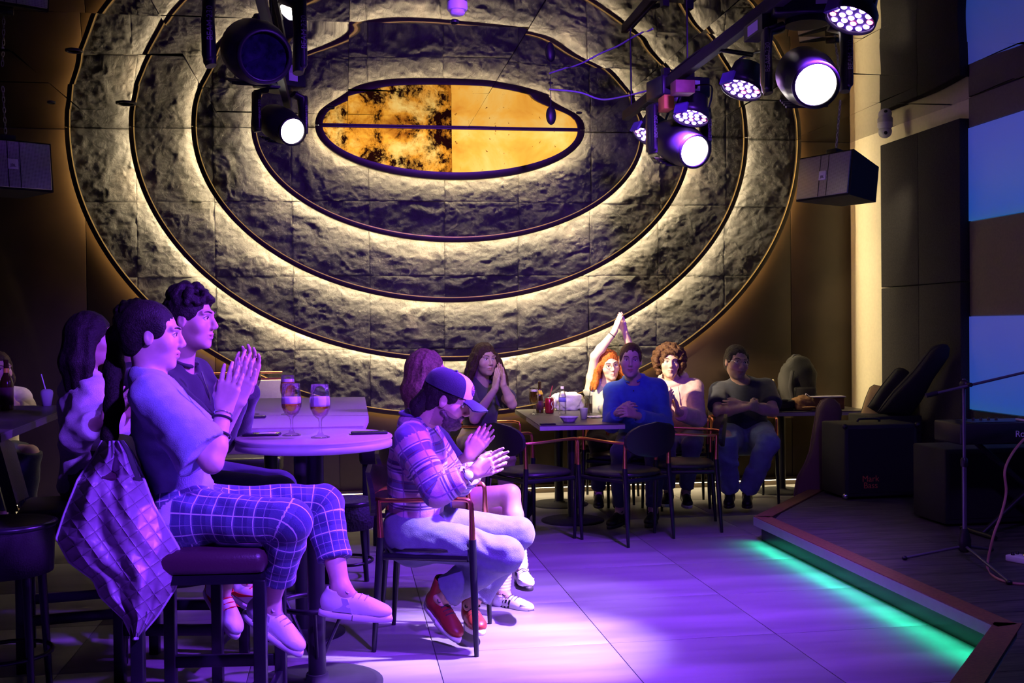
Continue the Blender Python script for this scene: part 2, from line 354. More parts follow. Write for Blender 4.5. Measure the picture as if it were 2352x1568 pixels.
# --- the surfboard panel
cx, a, bz, Yp = RING[4]
m_onyx = mat('backlit_onyx', (0.4, 0.25, 0.08), 0.5)
nt, N, L, b = nodes(m_onyx)
tc = N.new('ShaderNodeTexCoord'); sp = N.new('ShaderNodeSeparateXYZ'); L.new(tc.outputs['Object'], sp.inputs[0])
def noise(sc, det=6, dist=0.0, rough=0.55, vec=None):
    n = N.new('ShaderNodeTexNoise'); n.inputs['Scale'].default_value = sc; n.inputs['Detail'].default_value = det; n.inputs['Distortion'].default_value = dist; n.inputs['Roughness'].default_value = rough
    L.new(vec or tc.outputs['Object'], n.inputs['Vector']); return n.outputs['Fac']
def ramp(src, stops):
    r = N.new('ShaderNodeValToRGB'); e = r.color_ramp.elements
    e[0].position, e[0].color = stops[0][0], (*stops[0][1], 1); e[1].position, e[1].color = stops[-1][0], (*stops[-1][1], 1)
    for p, c in stops[1:-1]: q = e.new(p); q.color = (*c, 1)
    L.new(src, r.inputs[0]); return r.outputs[0]
def mix(f, a_, b_, mode='MIX'):
    m = N.new('ShaderNodeMix'); m.data_type = 'RGBA'; m.blend_type = mode
    if isinstance(f, float): m.inputs[0].default_value = f
    else: L.new(f, m.inputs[0])
    L.new(a_, m.inputs[6]); L.new(b_, m.inputs[7]); return m.outputs[2]
left = mix(1.0, ramp(noise(3.0, 5, 1.0), [(0.25, (0.42, 0.12, 0.008)), (0.48, (0.95, 0.42, 0.04)), (0.72, (1.0, 0.72, 0.22))]), ramp(noise(5.0, 9, 0.25, 0.72), [(0.44, (0.010, 0.003, 0.0)), (0.51, (0.75, 0.62, 0.45)), (0.60, (1, 1, 1))]), 'MULTIPLY')
right = mix(1.0, ramp(noise(1.8, 5, 0.6), [(0.30, (0.80, 0.27, 0.022)), (0.48, (1.0, 0.47, 0.06)), (0.70, (1.0, 0.72, 0.22))]), ramp(noise(26, 3, 0.5, 0.5), [(0.27, (0.15, 0.05, 0.01)), (0.33, (1, 1, 1)), (0.6, (1, 1, 1))]), 'MULTIPLY')
xs = onY(1038, 380, Yp)[0]
gt = N.new('ShaderNodeMath'); gt.operation = 'GREATER_THAN'; gt.inputs[1].default_value = xs; L.new(sp.outputs[0], gt.inputs[0])
full = mix(gt.outputs[0], left, right)
L.new(full, b.inputs['Emission Color']); b.inputs['Emission Strength'].default_value = 1.3; b.inputs['Specular IOR Level'].default_value = 0.0
b.inputs['Base Color'].default_value = (0.015, 0.008, 0.003, 1)
board = thing('surfboard_panel', 'glowing amber onyx surfboard panel framed in dark bronze at the centre of the rings', 'wall panel', (0, 0, 0))
fw = 0.062
half_ring(cx, a, bz, [(-fw, Yp-0.03), (-0.004, Yp-0.03), (0, Yp-0.026), (0, Yp+0.026), (-0.005, Yp+0.026), (-0.005, Yp-0.010), (-0.03, Yp-0.010), (-0.03, Yp+0.002), (-fw, Yp+0.002), (-fw, Yp-0.03)], 120).build('frame', m_bronze, board)
half_ring(cx, a-0.028, bz-0.028, [(0, Yp+0.014), (0.004, Yp+0.046)], 120).build('light_strip', emis('led_strip_4', LEDC[4], LEDS[4]), board)
half_ring(cx, a-0.03, bz-0.03, [(0, Yp+0.002), (0, planes[4]+0.03)], 120).build('board_edge', m_matblack, board)
for s in (0, 1):
    t0, t1 = (0, math.acos((cx-xs)/(a-fw))) if s == 0 else (math.acos((cx-xs)/(a-fw)), math.pi)
    pts = [(cx-(a-fw+0.004)*math.cos(t0+(t1-t0)*i/40), CZ-(bz-fw+0.004)*math.sin(t0+(t1-t0)*i/40)) for i in range(41)]
    xa = xs-0.0015 if s == 0 else xs+0.0015
    pts = [(min(x_, xa) if s == 0 else max(x_, xa), z) for x_, z in pts]; pts = pts+[(xa, CZ-0.012), (pts[0][0], CZ-0.012)] if s == 0 else [(xa, CZ-0.012)]+pts+[(pts[-1][0], CZ-0.012)]
    pts = [(x_, min(z, CZ-0.012)) for x_, z in pts]
    nP = len(pts); vs = [(x_, Yp-0.012, z) for x_, z in pts]+[(x_, Yp, z) for x_, z in pts]
    MB().add(vs, [tuple(range(nP)), tuple(range(nP, 2*nP))[::-1]]+[(i, (i+1) % nP, nP+(i+1) % nP, nP+i) for i in range(nP)]).build('onyx_pane', m_onyx, board)
MB().box(cx-a+0.02, cx+a-0.02, Yp-0.028, Yp, CZ-0.014, CZ-0.001).build('top_bar', m_bronze, board)
# --- light slot along the foot of the back wall
sk = MB().box(LX, RX, WY-0.055, WY-0.0125, 0.055, 0.075).build('baseboard_back', m_brown); tag(sk, kind='structure', label='brown ledge with a warm light slot along the foot of the back wall')
MB().box(LX+0.02, RX-0.02, WY-0.050, WY-0.018, 0.049, 0.053).build('light_strip', emis('led_foot', (1.0, 0.80, 0.48), 14), sk)
# ================================================================= stage
m_plank = mat('stage_vinyl_plank', (0.060, 0.050, 0.048), 0.5)
nt, N, L, b = nodes(m_plank)
tc = N.new('ShaderNodeTexCoord'); mp = N.new('ShaderNodeMapping'); mp.inputs['Scale'].default_value = (1.5, 14, 1); L.new(tc.outputs['Object'], mp.inputs[0])
n = N.new('ShaderNodeTexNoise'); n.inputs['Scale'].default_value = 3; n.inputs['Detail'].default_value = 7; L.new(mp.outputs[0], n.inputs['Vector'])
r = N.new('ShaderNodeValToRGB'); r.color_ramp.elements[0].position = 0.35; r.color_ramp.elements[0].color = (0.028, 0.024, 0.024, 1); r.color_ramp.elements[1].position = 0.68; r.color_ramp.elements[1].color = (0.10, 0.085, 0.08, 1)
L.new(n.outputs['Fac'], r.inputs[0]); L.new(r.outputs[0], b.inputs['Base Color'])
m_oak = mat('stage_edge_oak', (0.20, 0.095, 0.036), 0.45, noise=0.25, nscale=60)
m_edge = mat('stage_edge_metal', (0.32, 0.29, 0.29), 0.35, metal=0.3, noise=0.05)
m_riser = mat('glossy_black_riser', (0.012, 0.014, 0.016), 0.22, noise=0.2)
SZ = 0.157
pA, pB, pC, pD = (3.80, 8.25), (2.80, 7.02), (2.80, 4.27), (1.60, 2.93)
stage = tag(MB().prism([pA, pB, pC, pD, (RX, 2.93), (RX, 8.25)], 0.0, SZ-0.004).build('floor_stage', m_riser), kind='structure', label='low dark stage with oak edging and a green light below its lip')
for s, (p, q) in enumerate(((pA, pB), (pB, pC), (pC, pD))):   # lip: pale face, oak top band and a projecting nose
    p = np.array(p); q = np.array(q); d = (q-p)/np.linalg.norm(q-p); nrm = np.array([d[1], -d[0]])
    if nrm[0] > 0: nrm = -nrm
    ov = 0.05
    def ring(o, e0=0.0, e1=0.0): return p+nrm*o-d*e0, q+nrm*o+d*e1
    a0, a1 = ring(ov, 0.02 if s else 0, 0.02); b0, b1 = ring(-0.012, -0.0, 0.0); c0, c1 = ring(-0.06, 0.07 if s == 2 else 0)
    MB().prism([tuple(a0), tuple(a1), tuple(b1), tuple(b0)], SZ-0.055, SZ+0.0005).build('edge_face', m_edge, stage)
    MB().prism([tuple(a0+nrm*-0.004), tuple(a1+nrm*-0.004), tuple(c1), tuple(c0)], SZ-0.003, SZ+0.006).build('edge_board', m_oak, stage)
    if s == 1:
        g0, g1 = ring(ov*0.55)
        mid = (g0+g1)/2; Lg = np.linalg.norm(g1-g0)
        MB().box(mid[0]-0.006, mid[0]+0.006, mid[1]-Lg/2, mid[1]+Lg/2, SZ-0.062, SZ-0.056).build('green_light_strip', emis('green_led', (0.0, 1.0, 0.42), 0.35), stage)
def stage_x(y): return 2.865+(max(0, y-7.02)*0.813 if y > 7.0 else min(0, y-4.27)*0.895)+(0.03 if y > 7.02 or y < 4.27 else 0)
y = 2.95
i = 0
while y < 8.24:                                               # planks run across the stage, butt-jointed in a staggered pattern
    y1 = min(y+0.19, 8.25); xa, xb = stage_x(y+0.0015), stage_x(y1-0.0015); first = True
    while xa < RX-0.02:
        xd = min(max(xa, xb)+(0.6 if (i % 3 == 1 and first) else 1.2), RX-0.01)
        MB().prism([(xa+0.0015, y+0.0015), (xd-0.0015, y+0.0015), (xd-0.0015, y1-0.0015), (xb+0.0015, y1-0.0015)], SZ-0.004, SZ+0.001).build('stage_plank', m_plank, stage); xa = xb = xd; first = False
    y = y1; i += 1
gl = area('stage_lip_light', (2.765, 5.64, 0.094), (2.70, 5.64, 0.0), 4.5, (0.0, 1.0, 0.46), 2.7, 0.012, 120)
# ================================================================= furniture
m_blacklac = mat('black_lacquer', (0.010, 0.010, 0.014), 0.32, noise=0.15)
m_leather = mat('black_leather', (0.018, 0.016, 0.018), 0.38, bump=0.15, bscale=140)
m_plum = mat('plum_leather', (0.060, 0.022, 0.040), 0.35, bump=0.12, bscale=120)
m_copper = mat('polished_copper', (0.85, 0.30, 0.16), 0.28, metal=1.0)
m_taupetop = mat('taupe_laminate', (0.34, 0.29, 0.245), 0.45, noise=0.06, nscale=80)
m_darktop = mat('charcoal_laminate', (0.070, 0.064, 0.062), 0.40, noise=0.12, nscale=60)
m_whiteedge = mat('pale_edge', (0.40, 0.38, 0.38), 0.4, noise=0.05)
def make_armchair():
    t = thing('armchair', 'x', 'chair', (0, 0, 0))
    n = 28
    prof = [(0.0, 0.448), (0.9, 0.448), (1.0, 0.458), (1.0, 0.470), (0.93, 0.484), (0.6, 0.492), (0.0, 0.494)]
    vs = []; fs = []
    for (r, z) in prof:
        for k in range(n):
            a = 2*math.pi*k/n; c, s_ = math.cos(a), math.sin(a); q = (abs(c)**3.4+abs(s_)**3.4)**(-1/3.4)
            vs.append((0.02+r*0.225*q*c, r*(0.235+0.02*c)*q*s_, z))
    for i in range(len(prof)-1):
        for k in range(n): fs.append((i*n+k, i*n+(k+1) % n, (i+1)*n+(k+1) % n, (i+1)*n+k))
    MB().add(vs, fs, True).build('seat', m_leather, t)
    fr = MB()
    for a_, b_ in (((0.20, -0.235), (0.20, 0.235)), ((-0.19, -0.20), (-0.19, 0.20)), ((0.20, -0.235), (-0.19, -0.20)), ((0.20, 0.235), (-0.19, 0.20))):
        fr.tube([(a_[0], a_[1], 0.43), (b_[0], b_[1], 0.43)], 0.016, 8)
    fr.build('seat_frame', m_blacklac, t)
    for sx, sy, fx, fy in ((0.225, 1, 0.24, 0.268), (0.225, -1, 0.24, 0.268), (-0.20, 1, -0.235, 0.225), (-0.20, -1, -0.235, 0.225)):
        zt = 0.52; w = 0.255 if sx > 0 else 0.215
        lg = MB().tube([(fx, sy*fy, 0), ((fx+sx)/2, sy*(fy+w)/2, 0.26), (sx, sy*w, zt)], [0.0105, 0.0165, 0.0175], 10).build('leg', m_blacklac, t)
        top = 0.690 if sx < 0 else 0.665
        MB().tube([(sx, sy*w, zt), (sx*(0.99 if sx > 0 else 1.03), sy*w*1.01, top)], [0.0155, 0.0105], 10).build('leg_sleeve', m_copper, t)
    pts = [(0.222, -0.258, 0.665), (0.218, -0.259, 0.685), (0.195, -0.262, 0.700), (0.10, -0.266, 0.702), (-0.08, -0.252, 0.694), (-0.205, -0.214, 0.690), (-0.262, -0.12, 0.690), (-0.278, 0, 0.690)]
    pts = pts+[(p[0], -p[1], p[2]) for p in pts[-2::-1]]
    MB().tube(crom(pts, 6), 0.0105, 10).build('arm_tube', m_copper, t)
    g = []
    for i in range(13):                                       # curved oval backrest shell, front and rear skin
        v = -1+2*i/12; row = []
        w = 0.235*math.sqrt(max(0.0, 1-abs(v)**2.4))+0.004
        for j in range(17):
            u = -1+2*j/16; y = w*u; z = 0.705+0.120*v; x = -0.268+0.9*y*y-0.10*(z-0.69); row.append((x, y, z))
        g.append(row)
    gr = np.array(g); b2 = gr.copy(); b2[..., 0] -= 0.022
    m = MB().surf(gr); m.surf(b2[:, ::-1])
    for i in range(12):
        for jj in (0, 16): m.add([gr[i, jj], gr[i+1, jj], b2[i+1, jj], b2[i, jj]], [(0, 1, 2, 3)], True)
    m.build('backrest', m_leather, t)
    return t
chair0 = make_armchair(); used = [False]
def armchair(x, y, deg, label, group=None):
    o = chair0 if not used[0] else copy_tree(chair0); used[0] = True
    o.location = (x, y, 0); o.rotation_euler = (0, 0, math.radians(deg)); tag(o, label)
    if group: o['group'] = group
    return o
GA = 'black armchairs with copper arm tubes'
armchair(0.40, 5.10, -14, 'black armchair with copper arms under the man in the cap', GA)
armchair(0.46, 5.86, -12, 'black armchair with copper arms under the woman with crossed bare legs', GA)
armchair(1.27, 7.42, 28, 'empty black armchair with copper arms, the left one of the pair facing the table', GA)
armchair(1.92, 7.28, 121, 'empty black armchair with copper arms, the right one of the pair facing the table', GA)
armchair(2.46, 7.62, 166, 'empty black armchair with copper arms in front of the person in pink', GA)
armchair(2.16, 8.22, 236, 'black armchair with copper arms under the man in the blue shirt', GA)
armchair(1.07, 8.62, -40, 'black armchair with copper arms under the long-haired man', GA)
armchair(2.70, 8.62, 252, 'black armchair with copper arms under the person in the pink hoodie', GA)
armchair(3.30, 8.72, 258, 'black armchair with copper arms under the man with folded arms', GA)
armchair(2.20, 8.96, 245, 'black armchair with copper arms under the red-haired woman', GA)
def bar_stool(x, y, deg, label, h=0.72, pad=m_plum, back=True, w=0.225):
    t = thing('bar_stool', label, 'stool', (x, y, 0), math.radians(deg))
    MB().box(-w, w, -w, w, h-0.085, h, 0.03).build('seat', pad, t)
    MB().box(-w+0.015, w-0.015, -w+0.015, w-0.015, h-0.115, h-0.083).build('seat_rail', m_blacklac, t)
    for sx in (1, -1):
        for sy in (1, -1): MB().box(sx*(w-0.02)-0.021, sx*(w-0.02)+0.021, sy*(w-0.02)-0.021, sy*(w-0.02)+0.021, 0, h-0.10, 0.004).build('leg', m_blacklac, t)
    for sy in (1, -1): MB().box(-w+0.03, w-0.03, sy*(w-0.02)-0.011, sy*(w-0.02)+0.011, 0.20, 0.245, 0.003).build('stretcher', m_blacklac, t)
    MB().box(w-0.035, w-0.010, -w+0.03, w-0.03, 0.14, 0.185, 0.003).build('footrest', m_blacklac, t)
    if back:
        g = []
        for i in range(7):
            z = h+0.0+0.30*i/6; g.append([(-w-0.012-0.06*i/6+0.10*(u/0.2)**2*0.25, u, z-0.05*(u/w)**2*(i/6)) for u in np.linspace(-w+0.005, w-0.005, 11)])
        g = np.array(g); b = g.copy(); b[..., 0] -= 0.045; m = MB().surf(g).surf(b[:, ::-1])
        for i in range(6):
            for j in (0, 10): m.add([g[i, j], g[i+1, j], b[i+1, j], b[i, j]], [(0, 1, 2, 3)])
        for j in range(10): m.add([g[6, j], g[6, j+1], b[6, j+1], b[6, j]], [(0, 1, 2, 3)])
        m.build('backrest', pad, t)
        for sy in (1, -1): MB().tube([(-w+0.01, sy*(w-0.04), h-0.09), (-w-0.03, sy*(w-0.04), h+0.06)], 0.014, 8).build('back_post', m_blacklac, t)
    return t
bar_stool(-0.475, 3.98, -6, 'plum leather bar stool under the woman in plaid trousers')
bar_stool(-0.70, 4.86, -10, 'dark bar stool under the man in the dark jacket', 0.72, m_leather)
bar_stool(-1.22, 5.15, 10, 'dark bar stool under the woman in the white sweater', 0.70, m_leather)
def round_stool(x, y, label, r, z0, z1, legs=4, pad=m_leather):
    t = thing('drum_stool', label, 'stool', (x, y, 0))
    MB().lathe([(0.0, z1-0.012), (r*0.9, z1), (r*0.97, z1+0.006), (r, z1-0.012), (r*0.98, z1-0.05), (r*0.95, z0), (0, z0)], 28).build('seat', pad, t)
    MB().lathe([(r*0.985, z1-0.02), (r+0.008, z1-0.012), (r+0.008, z1), (r*0.985, z1+0.004)], 28, cap=False).build('seat_rim', m_blacklac, t)
    for k in range(legs):
        a = math.pi/4+2*math.pi*k/legs; c, s_ = math.cos(a), math.sin(a)
        MB().tube([(c*r*0.95, s_*r*0.95, 0), (c*r*0.8, s_*r*0.8, z0+0.01)], [0.014, 0.019], 8).build('leg', m_blacklac, t)
    MB().tube([(math.cos(a)*r*0.9, math.sin(a)*r*0.9, z0*0.35) for a in np.linspace(0, 2*math.pi, 25)[:-1]], 0.009, 8, closed=True).build('footrest', m_blacklac, t)
    return t
m_woven = mat('black_woven_seat', (0.035, 0.034, 0.045), 0.5)
nt, N, L, b = nodes(m_woven); tc = N.new('ShaderNodeTexCoord'); vo = N.new('ShaderNodeTexVoronoi'); vo.inputs['Scale'].default_value = 70; L.new(tc.outputs['Object'], vo.inputs['Vector'])
bp = N.new('ShaderNodeBump'); bp.inputs['Strength'].default_value = 0.8; bp.inputs['Distance'].default_value = 0.006; L.new(vo.outputs['Distance'], bp.inputs['Height']); L.new(bp.outputs[0], b.inputs['Normal'])
round_stool(0.0, 6.45, 'black woven drum stool behind the plaid-trousered knees', 0.17, 0.30, 0.46, 4, m_woven)
round_stool(-1.36, 4.62, 'round dark stool at the left edge below the dark table', 0.19, 0.50, 0.70, 4, m_leather)
# --- high-back dark leather chair at the end of the tables
t = thing('high_back_chair', 'black leather high-back chair at the far end of the taupe tables', 'chair', (0.36, 7.15, 0), math.radians(170))
MB().box(-0.24, 0.24, -0.25, 0.25, 0.60, 0.70, 0.03).build('seat', m_leather, t)
MB().box(-0.31, -0.24, -0.25, 0.25, 0.62, 1.13, 0.02).build('backrest', m_leather, t)
for k in range(5): MB().tube([(-0.238, -0.2+0.1*k, 0.72), (-0.236, -0.2+0.1*k, 1.12)], 0.006, 6).build('back_seam', m_leather, t)
for sx in (0.2, -0.26):
    for sy in (1, -1): MB().box(sx-0.018, sx+0.018, sy*0.21-0.018, sy*0.21+0.018, 0, 0.61, 0.003).build('leg', m_blacklac, t)
for sy in (1, -1): MB().box(-0.25, 0.20, sy*0.21-0.01, sy*0.21+0.01, 0.26, 0.29, 0.002).build('stretcher', m_blacklac, t)
# --- tables
def table(name, label, poly, z, top_mat, base, th=0.032, edge=None, rbase=0.24):
    c = np.mean(np.array(poly), 0) if base is None else np.array(base)
    t = thing(name, label, 'table', (c[0], c[1], 0)); loc = [(p[0]-c[0], p[1]-c[1]) for p in poly]
    tp = MB().prism(loc, z-th, z).build('table_top', top_mat, t)
    n = len(loc); ctr = np.mean(np.array(loc), 0); big = [tuple(ctr+(np.array(p)-ctr)*1.004) for p in loc]
    MB().prism(big, z-th-0.004, z-0.007).build('edge_band', edge or m_whiteedge, tp)
    MB().lathe([(rbase, 0), (rbase, 0.008), (rbase*0.92, 0.014), (0.05, 0.018), (0.045, 0.03)], 32).build('base_plate', m_matblack, t)
    MB().lathe([(0.038, 0.016), (0.038, z-th-0.02)], 20).build('column', m_black, t)
    MB().box(-0.16, 0.16, -0.16, 0.16, z-th-0.02, z-th-0.004).build('bracket', m_black, t)
    return t
RT = np.array([-0.125, 4.52]); RTZ = 1.030
rt = thing('round_bar_table', 'round taupe bar table with pale edge holding two beer glasses', 'table', (RT[0], RT[1], 0))
tp = MB().lathe([(0.0, RTZ), (0.312, RTZ), (0.318, RTZ-0.004)], 56).build('table_top', m_taupetop, rt)
MB().lathe([(0.318, RTZ-0.004), (0.320, RTZ-0.010), (0.312, RTZ-0.018), (0.318, RTZ-0.024), (0.318, RTZ-0.046), (0.300, RTZ-0.050), (0, RTZ-0.050)], 56).build('edge_band', m_whiteedge, tp)
MB().lathe([(0.27, 0), (0.27, 0.010), (0.24, 0.016), (0.05, 0.022), (0.045, 0.05)], 40).build('base_plate', m_matblack, rt)
MB().lathe([(0.036, 0.02), (0.036, RTZ-0.05)], 22).build('column', m_black, rt)
MB().tube([(0.155*math.cos(a), 0.155*math.sin(a), 0.34) for a in np.linspace(0, 2*math.pi, 33)[:-1]], 0.011, 10, closed=True).build('foot_ring', m_black, rt)
for k in range(3):
    a = 0.5+2*math.pi*k/3; MB().tube([(0.03*math.cos(a), 0.03*math.sin(a), 0.12), (0.150*math.cos(a), 0.150*math.sin(a), 0.335)], 0.008, 8).build('ring_brace', m_black, rt)
def gp(pts, z): return [tuple(G(x, y, z)[:2]) for x, y in pts]
HZ = 1.025
table('bar_table', 'near taupe rectangular bar table just behind the round one', gp([(538, 984), (835, 978), (846, 954), (545, 956)], HZ), HZ, m_taupetop, None, rbase=0.2)
table('bar_table', 'far taupe rectangular bar table with the wine glass pushed against the near one', gp([(545, 955), (846, 953), (838, 911), (563, 915)], HZ), HZ, m_taupetop, (-0.42, 6.3), rbase=0.22)
table('bar_table', 'dark bar table at the left edge holding a dark bottle', [(-2.6, 5.1), (-1.47, 4.95), (-1.60, 6.85), (-2.9, 6.95)], 1.03, m_darktop, (-2.1, 5.75), edge=m_darktop)
TZ = 0.765
table('cafe_table', 'near charcoal table behind the empty chairs with a bowl on it', [(1.38, 7.62), (2.00, 7.60), (2.04, 8.42), (1.42, 8.44)], TZ, m_darktop, (1.70, 8.03), edge=m_whiteedge)
table('cafe_table', 'far charcoal table by the wall with bottle and can', [(1.42, 8.445), (2.04, 8.425), (2.07, 9.18), (1.45, 9.2)], TZ, m_darktop, (1.75, 8.8), edge=m_darktop)
table('cafe_table', 'charcoal table in the corner piled with bags', [(3.42, 8.62), (4.40, 8.55), (4.40, 9.3), (3.42, 9.3)], 0.74, m_darktop, (3.80, 9.06), edge=m_whiteedge)
# --- taupe booth back with copper rails by the wall
a0 = onY(455, 900, 9.25)[0]; a1 = onY(648, 900, 9.25)[0]
bb = thing('booth_bench', 'taupe booth bench back with copper rails against the stone wall', 'bench', ((a0+a1)/2, 9.25, 0)); hw = (a1-a0)/2
MB().box(-hw, hw, 0.02, 0.10, 0.35, 1.055, 0.01).build('backrest', m_taupetop, bb)
MB().box(-hw, hw, -0.30, 0.10, 0.30, 0.44, 0.02).build('seat', m_leather, bb)
MB().box(-hw+0.02, hw-0.02, -0.26, 0.08, 0, 0.30).build('plinth', m_matblack, bb)
for z in (1.062, 1.115): MB().tube([(-hw, 0.05, z), (hw, 0.05, z)], 0.009, 8).build('rail', m_copper, bb)
# ================================================================= hanging rig
def text_mesh(s, size, ext=0.0006):
    c = bpy.data.curves.new('txt', 'FONT'); c.body = s; c.size = size; c.extrude = ext; c.align_x = 'CENTER'; c.align_y = 'CENTER'
    o = bpy.data.objects.new('txt', c); COL.objects.link(o); dg = bpy.context.evaluated_depsgraph_get(); me = bpy.data.meshes.new_from_object(o.evaluated_get(dg))
    bpy.data.objects.remove(o); bpy.data.curves.remove(c); return me
m_fix = mat('fixture_black', (0.016, 0.016, 0.020), 0.38, noise=0.1)
m_lens_on = emis('lamp_lens_lit', (1.0, 0.90, 0.78), 30)
m_lens_off = mat('lamp_lens_dark', (0.02, 0.015, 0.05), 0.05, coat=1.0, noise=0.5, nscale=30)
m_print = mat('grey_print', (0.16, 0.16, 0.18), 0.5, noise=0.02)
m_label = mat('paper_label', (0.62, 0.60, 0.66), 0.7, noise=0.03)
m_olabel = mat('orange_label', (0.80, 0.40, 0.05), 0.7, noise=0.05)
beam_txt = text_mesh('BEAM 230', 0.030)
def moving_head(x, y, ztop, rz, tilt, lit, label, sc=1.0):
    t = thing('moving_head_light', label, 'stage light', (x, y, ztop), math.radians(rz), 'moving head lights on the ceiling rig'); t.scale = (sc, sc, sc)
    MB().box(-0.155, 0.155, -0.11, 0.11, -0.15, -0.03, 0.012).build('base', m_fix, t)
    MB().box(-0.10, -0.06, -0.02, 0.02, -0.03, 0.03).build('clamp', m_black, t); MB().box(0.06, 0.10, -0.02, 0.02, -0.03, 0.03).build('clamp', m_black, t)
    MB().lathe([(0.09, -0.175), (0.09, -0.15)], 24).build('pan_collar', m_black, t)
    lb = MB().box(0.02, 0.085, -0.1125, -0.1105, -0.115, -0.055).build('label', m_label, t)
    for sx in (1, -1):
        a = MB().tube([(sx*0.10, 0, -0.18), (sx*0.165, 0, -0.20), (sx*0.175, 0, -0.30), (sx*0.172, 0, -0.42), (sx*0.165, 0, -0.47)], [0.05, 0.055, 0.055, 0.060, 0.045], 12, flat=0.45, up=(0, 0, 1) if False else None).build('yoke_arm', m_fix, t)
        x0 = sx*0.176
        MB().box(x0-0.014, x0+0.014, -0.062, 0.05, -0.46, -0.19, 0.012).build('arm_cover', m_fix, a)
        tx = put('lettering', beam_txt, m_print, a); tx.location = (x0, -0.0635, -0.325); tx.rotation_euler = (math.radians(90), math.radians(-90), 0)
    hd = MB().lathe([(0.05, -0.19), (0.10, -0.17), (0.118, -0.10), (0.122, 0.05), (0.112, 0.13), (0.098, 0.17), (0.098, 0.215), (0.086, 0.22), (0.086, 0.20)], 28, cap=False).build('head', m_fix, t)
    hd.location = (0, 0, -0.40); hd.rotation_euler = (math.radians(tilt), 0, 0)
    MB().lathe([(0.0, 0.2035), (0.086, 0.2035)], 28).build('lens', m_lens_on if lit else m_lens_off, hd)
    MB().lathe([(0.088, 0.205), (0.100, 0.205), (0.100, 0.224), (0.088, 0.224)], 28, cap=False).build('lens_rim', m_black, hd)
    for k in range(4): MB().box(-0.09, 0.09, -0.124, -0.116, -0.11+0.05*k, -0.085+0.05*k).build('vent_fin', m_black, hd)
    return t
def place_mh(px, py, dep, rz, tilt, lit, label, sc=1.0):
    p = W(px, py, dep); moving_head(p[0], p[1], p[2]+0.40*sc, rz, tilt, lit, label, sc); return p
place_mh(643, 285, 7.15, 28, 112, True, 'lit moving head lamp hanging left of the surfboard panel', 0.95)
place_mh(586, 118, 4.15, 14, 108, False, 'unlit moving head lamp nearest the top left of the ceiling', 1.0)
place_mh(1558, 328, 6.35, 10, 112, True, 'lit moving head lamp at the far end of the right-hand bar', 1.0)
place_mh(1852, 176, 4.75, -13, 112, True, 'large lit moving head lamp near the top right', 1.0)
def bar(xy, y0, y1, z, label):
    t = thing('lighting_bar', label, 'lighting bar', (xy, y0, z))
    MB().box(-0.022, 0.022, 0, y1-y0, -0.03, 0.03, 0.003).build('beam', m_matblack, t)
    for k in range(4):
        yy = 0.15+(y1-y0-0.3)*k/3; MB().tube([(0, yy, 0.03), (0, yy, CZ-z)], 0.006, 8).build('hanger_rod', m_black, t)
    MB().box(-0.035, 0.035, (y1-y0)*0.35, (y1-y0)*0.35+0.22, -0.10, -0.032).build('power_box', m_fix, t)
    MB().box(-0.0365, -0.0352, (y1-y0)*0.35+0.05, (y1-y0)*0.35+0.17, -0.09, -0.045).build('label', m_label, t)
    cab = crom([(0.01, 0.1, 0.04), (0.03, 0.6, 0.01), (0.0, 1.1, 0.05), (0.04, 1.7, 0.00), (0.0, 2.3, 0.05), (0.0, y1-y0-0.1, 0.03)], 8)
    MB().tube(cab, 0.006, 6).build('cable', m_matblack, t)
bar(1.86, 3.2, 6.98, 2.86, 'black lighting bar running along the right of the ceiling')
bar(-0.36, 2.6, 7.5, 3.00, 'black lighting bar running along the left of the ceiling')
leds = [(0, 0)]+[(0.038*math.cos(a), 0.038*math.sin(a)) for a in np.linspace(0, 2*math.pi, 7)[:-1]]+[(0.076*math.cos(a), 0.076*math.sin(a)) for a in np.linspace(0.2, 2*math.pi+0.2, 13)[:-1]]
led_me = MB().lathe([(0.0135, 0), (0.0135, 0.002), (0.010, 0.006), (0, 0.007)], 10).mesh('led'); led_me.materials.append(emis('par_led_violet', (0.55, 0.32, 1.0), 16))
led_me2 = MB().lathe([(0.0135, 0), (0.0135, 0.002), (0.010, 0.006), (0, 0.007)], 10).mesh('led2'); led_me2.materials.append(emis('par_led_red', (1.0, 0.12, 0.25), 9))
m_parface = mat('par_face', (0.10, 0.06, 0.25), 0.3, noise=0.2)
def par_can(px, py, dep, d, label):
    p = W(px, py, dep); t = thing('par_can_light', label, 'stage light', tuple(p), 0, 'LED par cans on the lighting bar')
    t.rotation_euler = Vector(d).to_track_quat('Z', 'Y').to_euler()
    bd = MB().lathe([(0.045, -0.13), (0.075, -0.12), (0.085, -0.06), (0.104, -0.03), (0.104, 0.012), (0.098, 0.012), (0.096, -0.004)], 28).build('housing', m_fix, t)
    MB().lathe([(0, -0.003), (0.097, -0.003)], 28).build('face_plate', m_parface, t)
    for i, (a, c) in enumerate(leds):
        o = put('led', led_me2 if i % 6 == 5 else led_me, None, t); o.location = (a, c, -0.002)
    MB().tube(crom([(0.108, 0, -0.04), (0.112, 0, -0.12), (0.08, 0, -0.19), (-0.08, 0, -0.19), (-0.112, 0, -0.12), (-0.108, 0, -0.04)], 5), 0.008, 8, flat=0.4).build('yoke', m_black, t)
    MB().box(-0.04, 0.04, 0.098, 0.112, -0.03, 0.03).build('filter_clip', m_parface, t)
    Rm = np.array(t.rotation_euler.to_matrix()); e = Rm.T@(np.array([1.86, p[1]+0.03, 2.832])-p)      # clamp arm up to the bar
    MB().tube([(0, 0, -0.19), tuple(e)], 0.012, 8).build('clamp_arm', m_black, t)
dpar = np.array([-0.36, -0.16, -0.92])
par_can(1955, 42, 4.45, dpar+np.array([-0.05, 0.02, 0]), 'glowing LED par can nearest the top right corner')
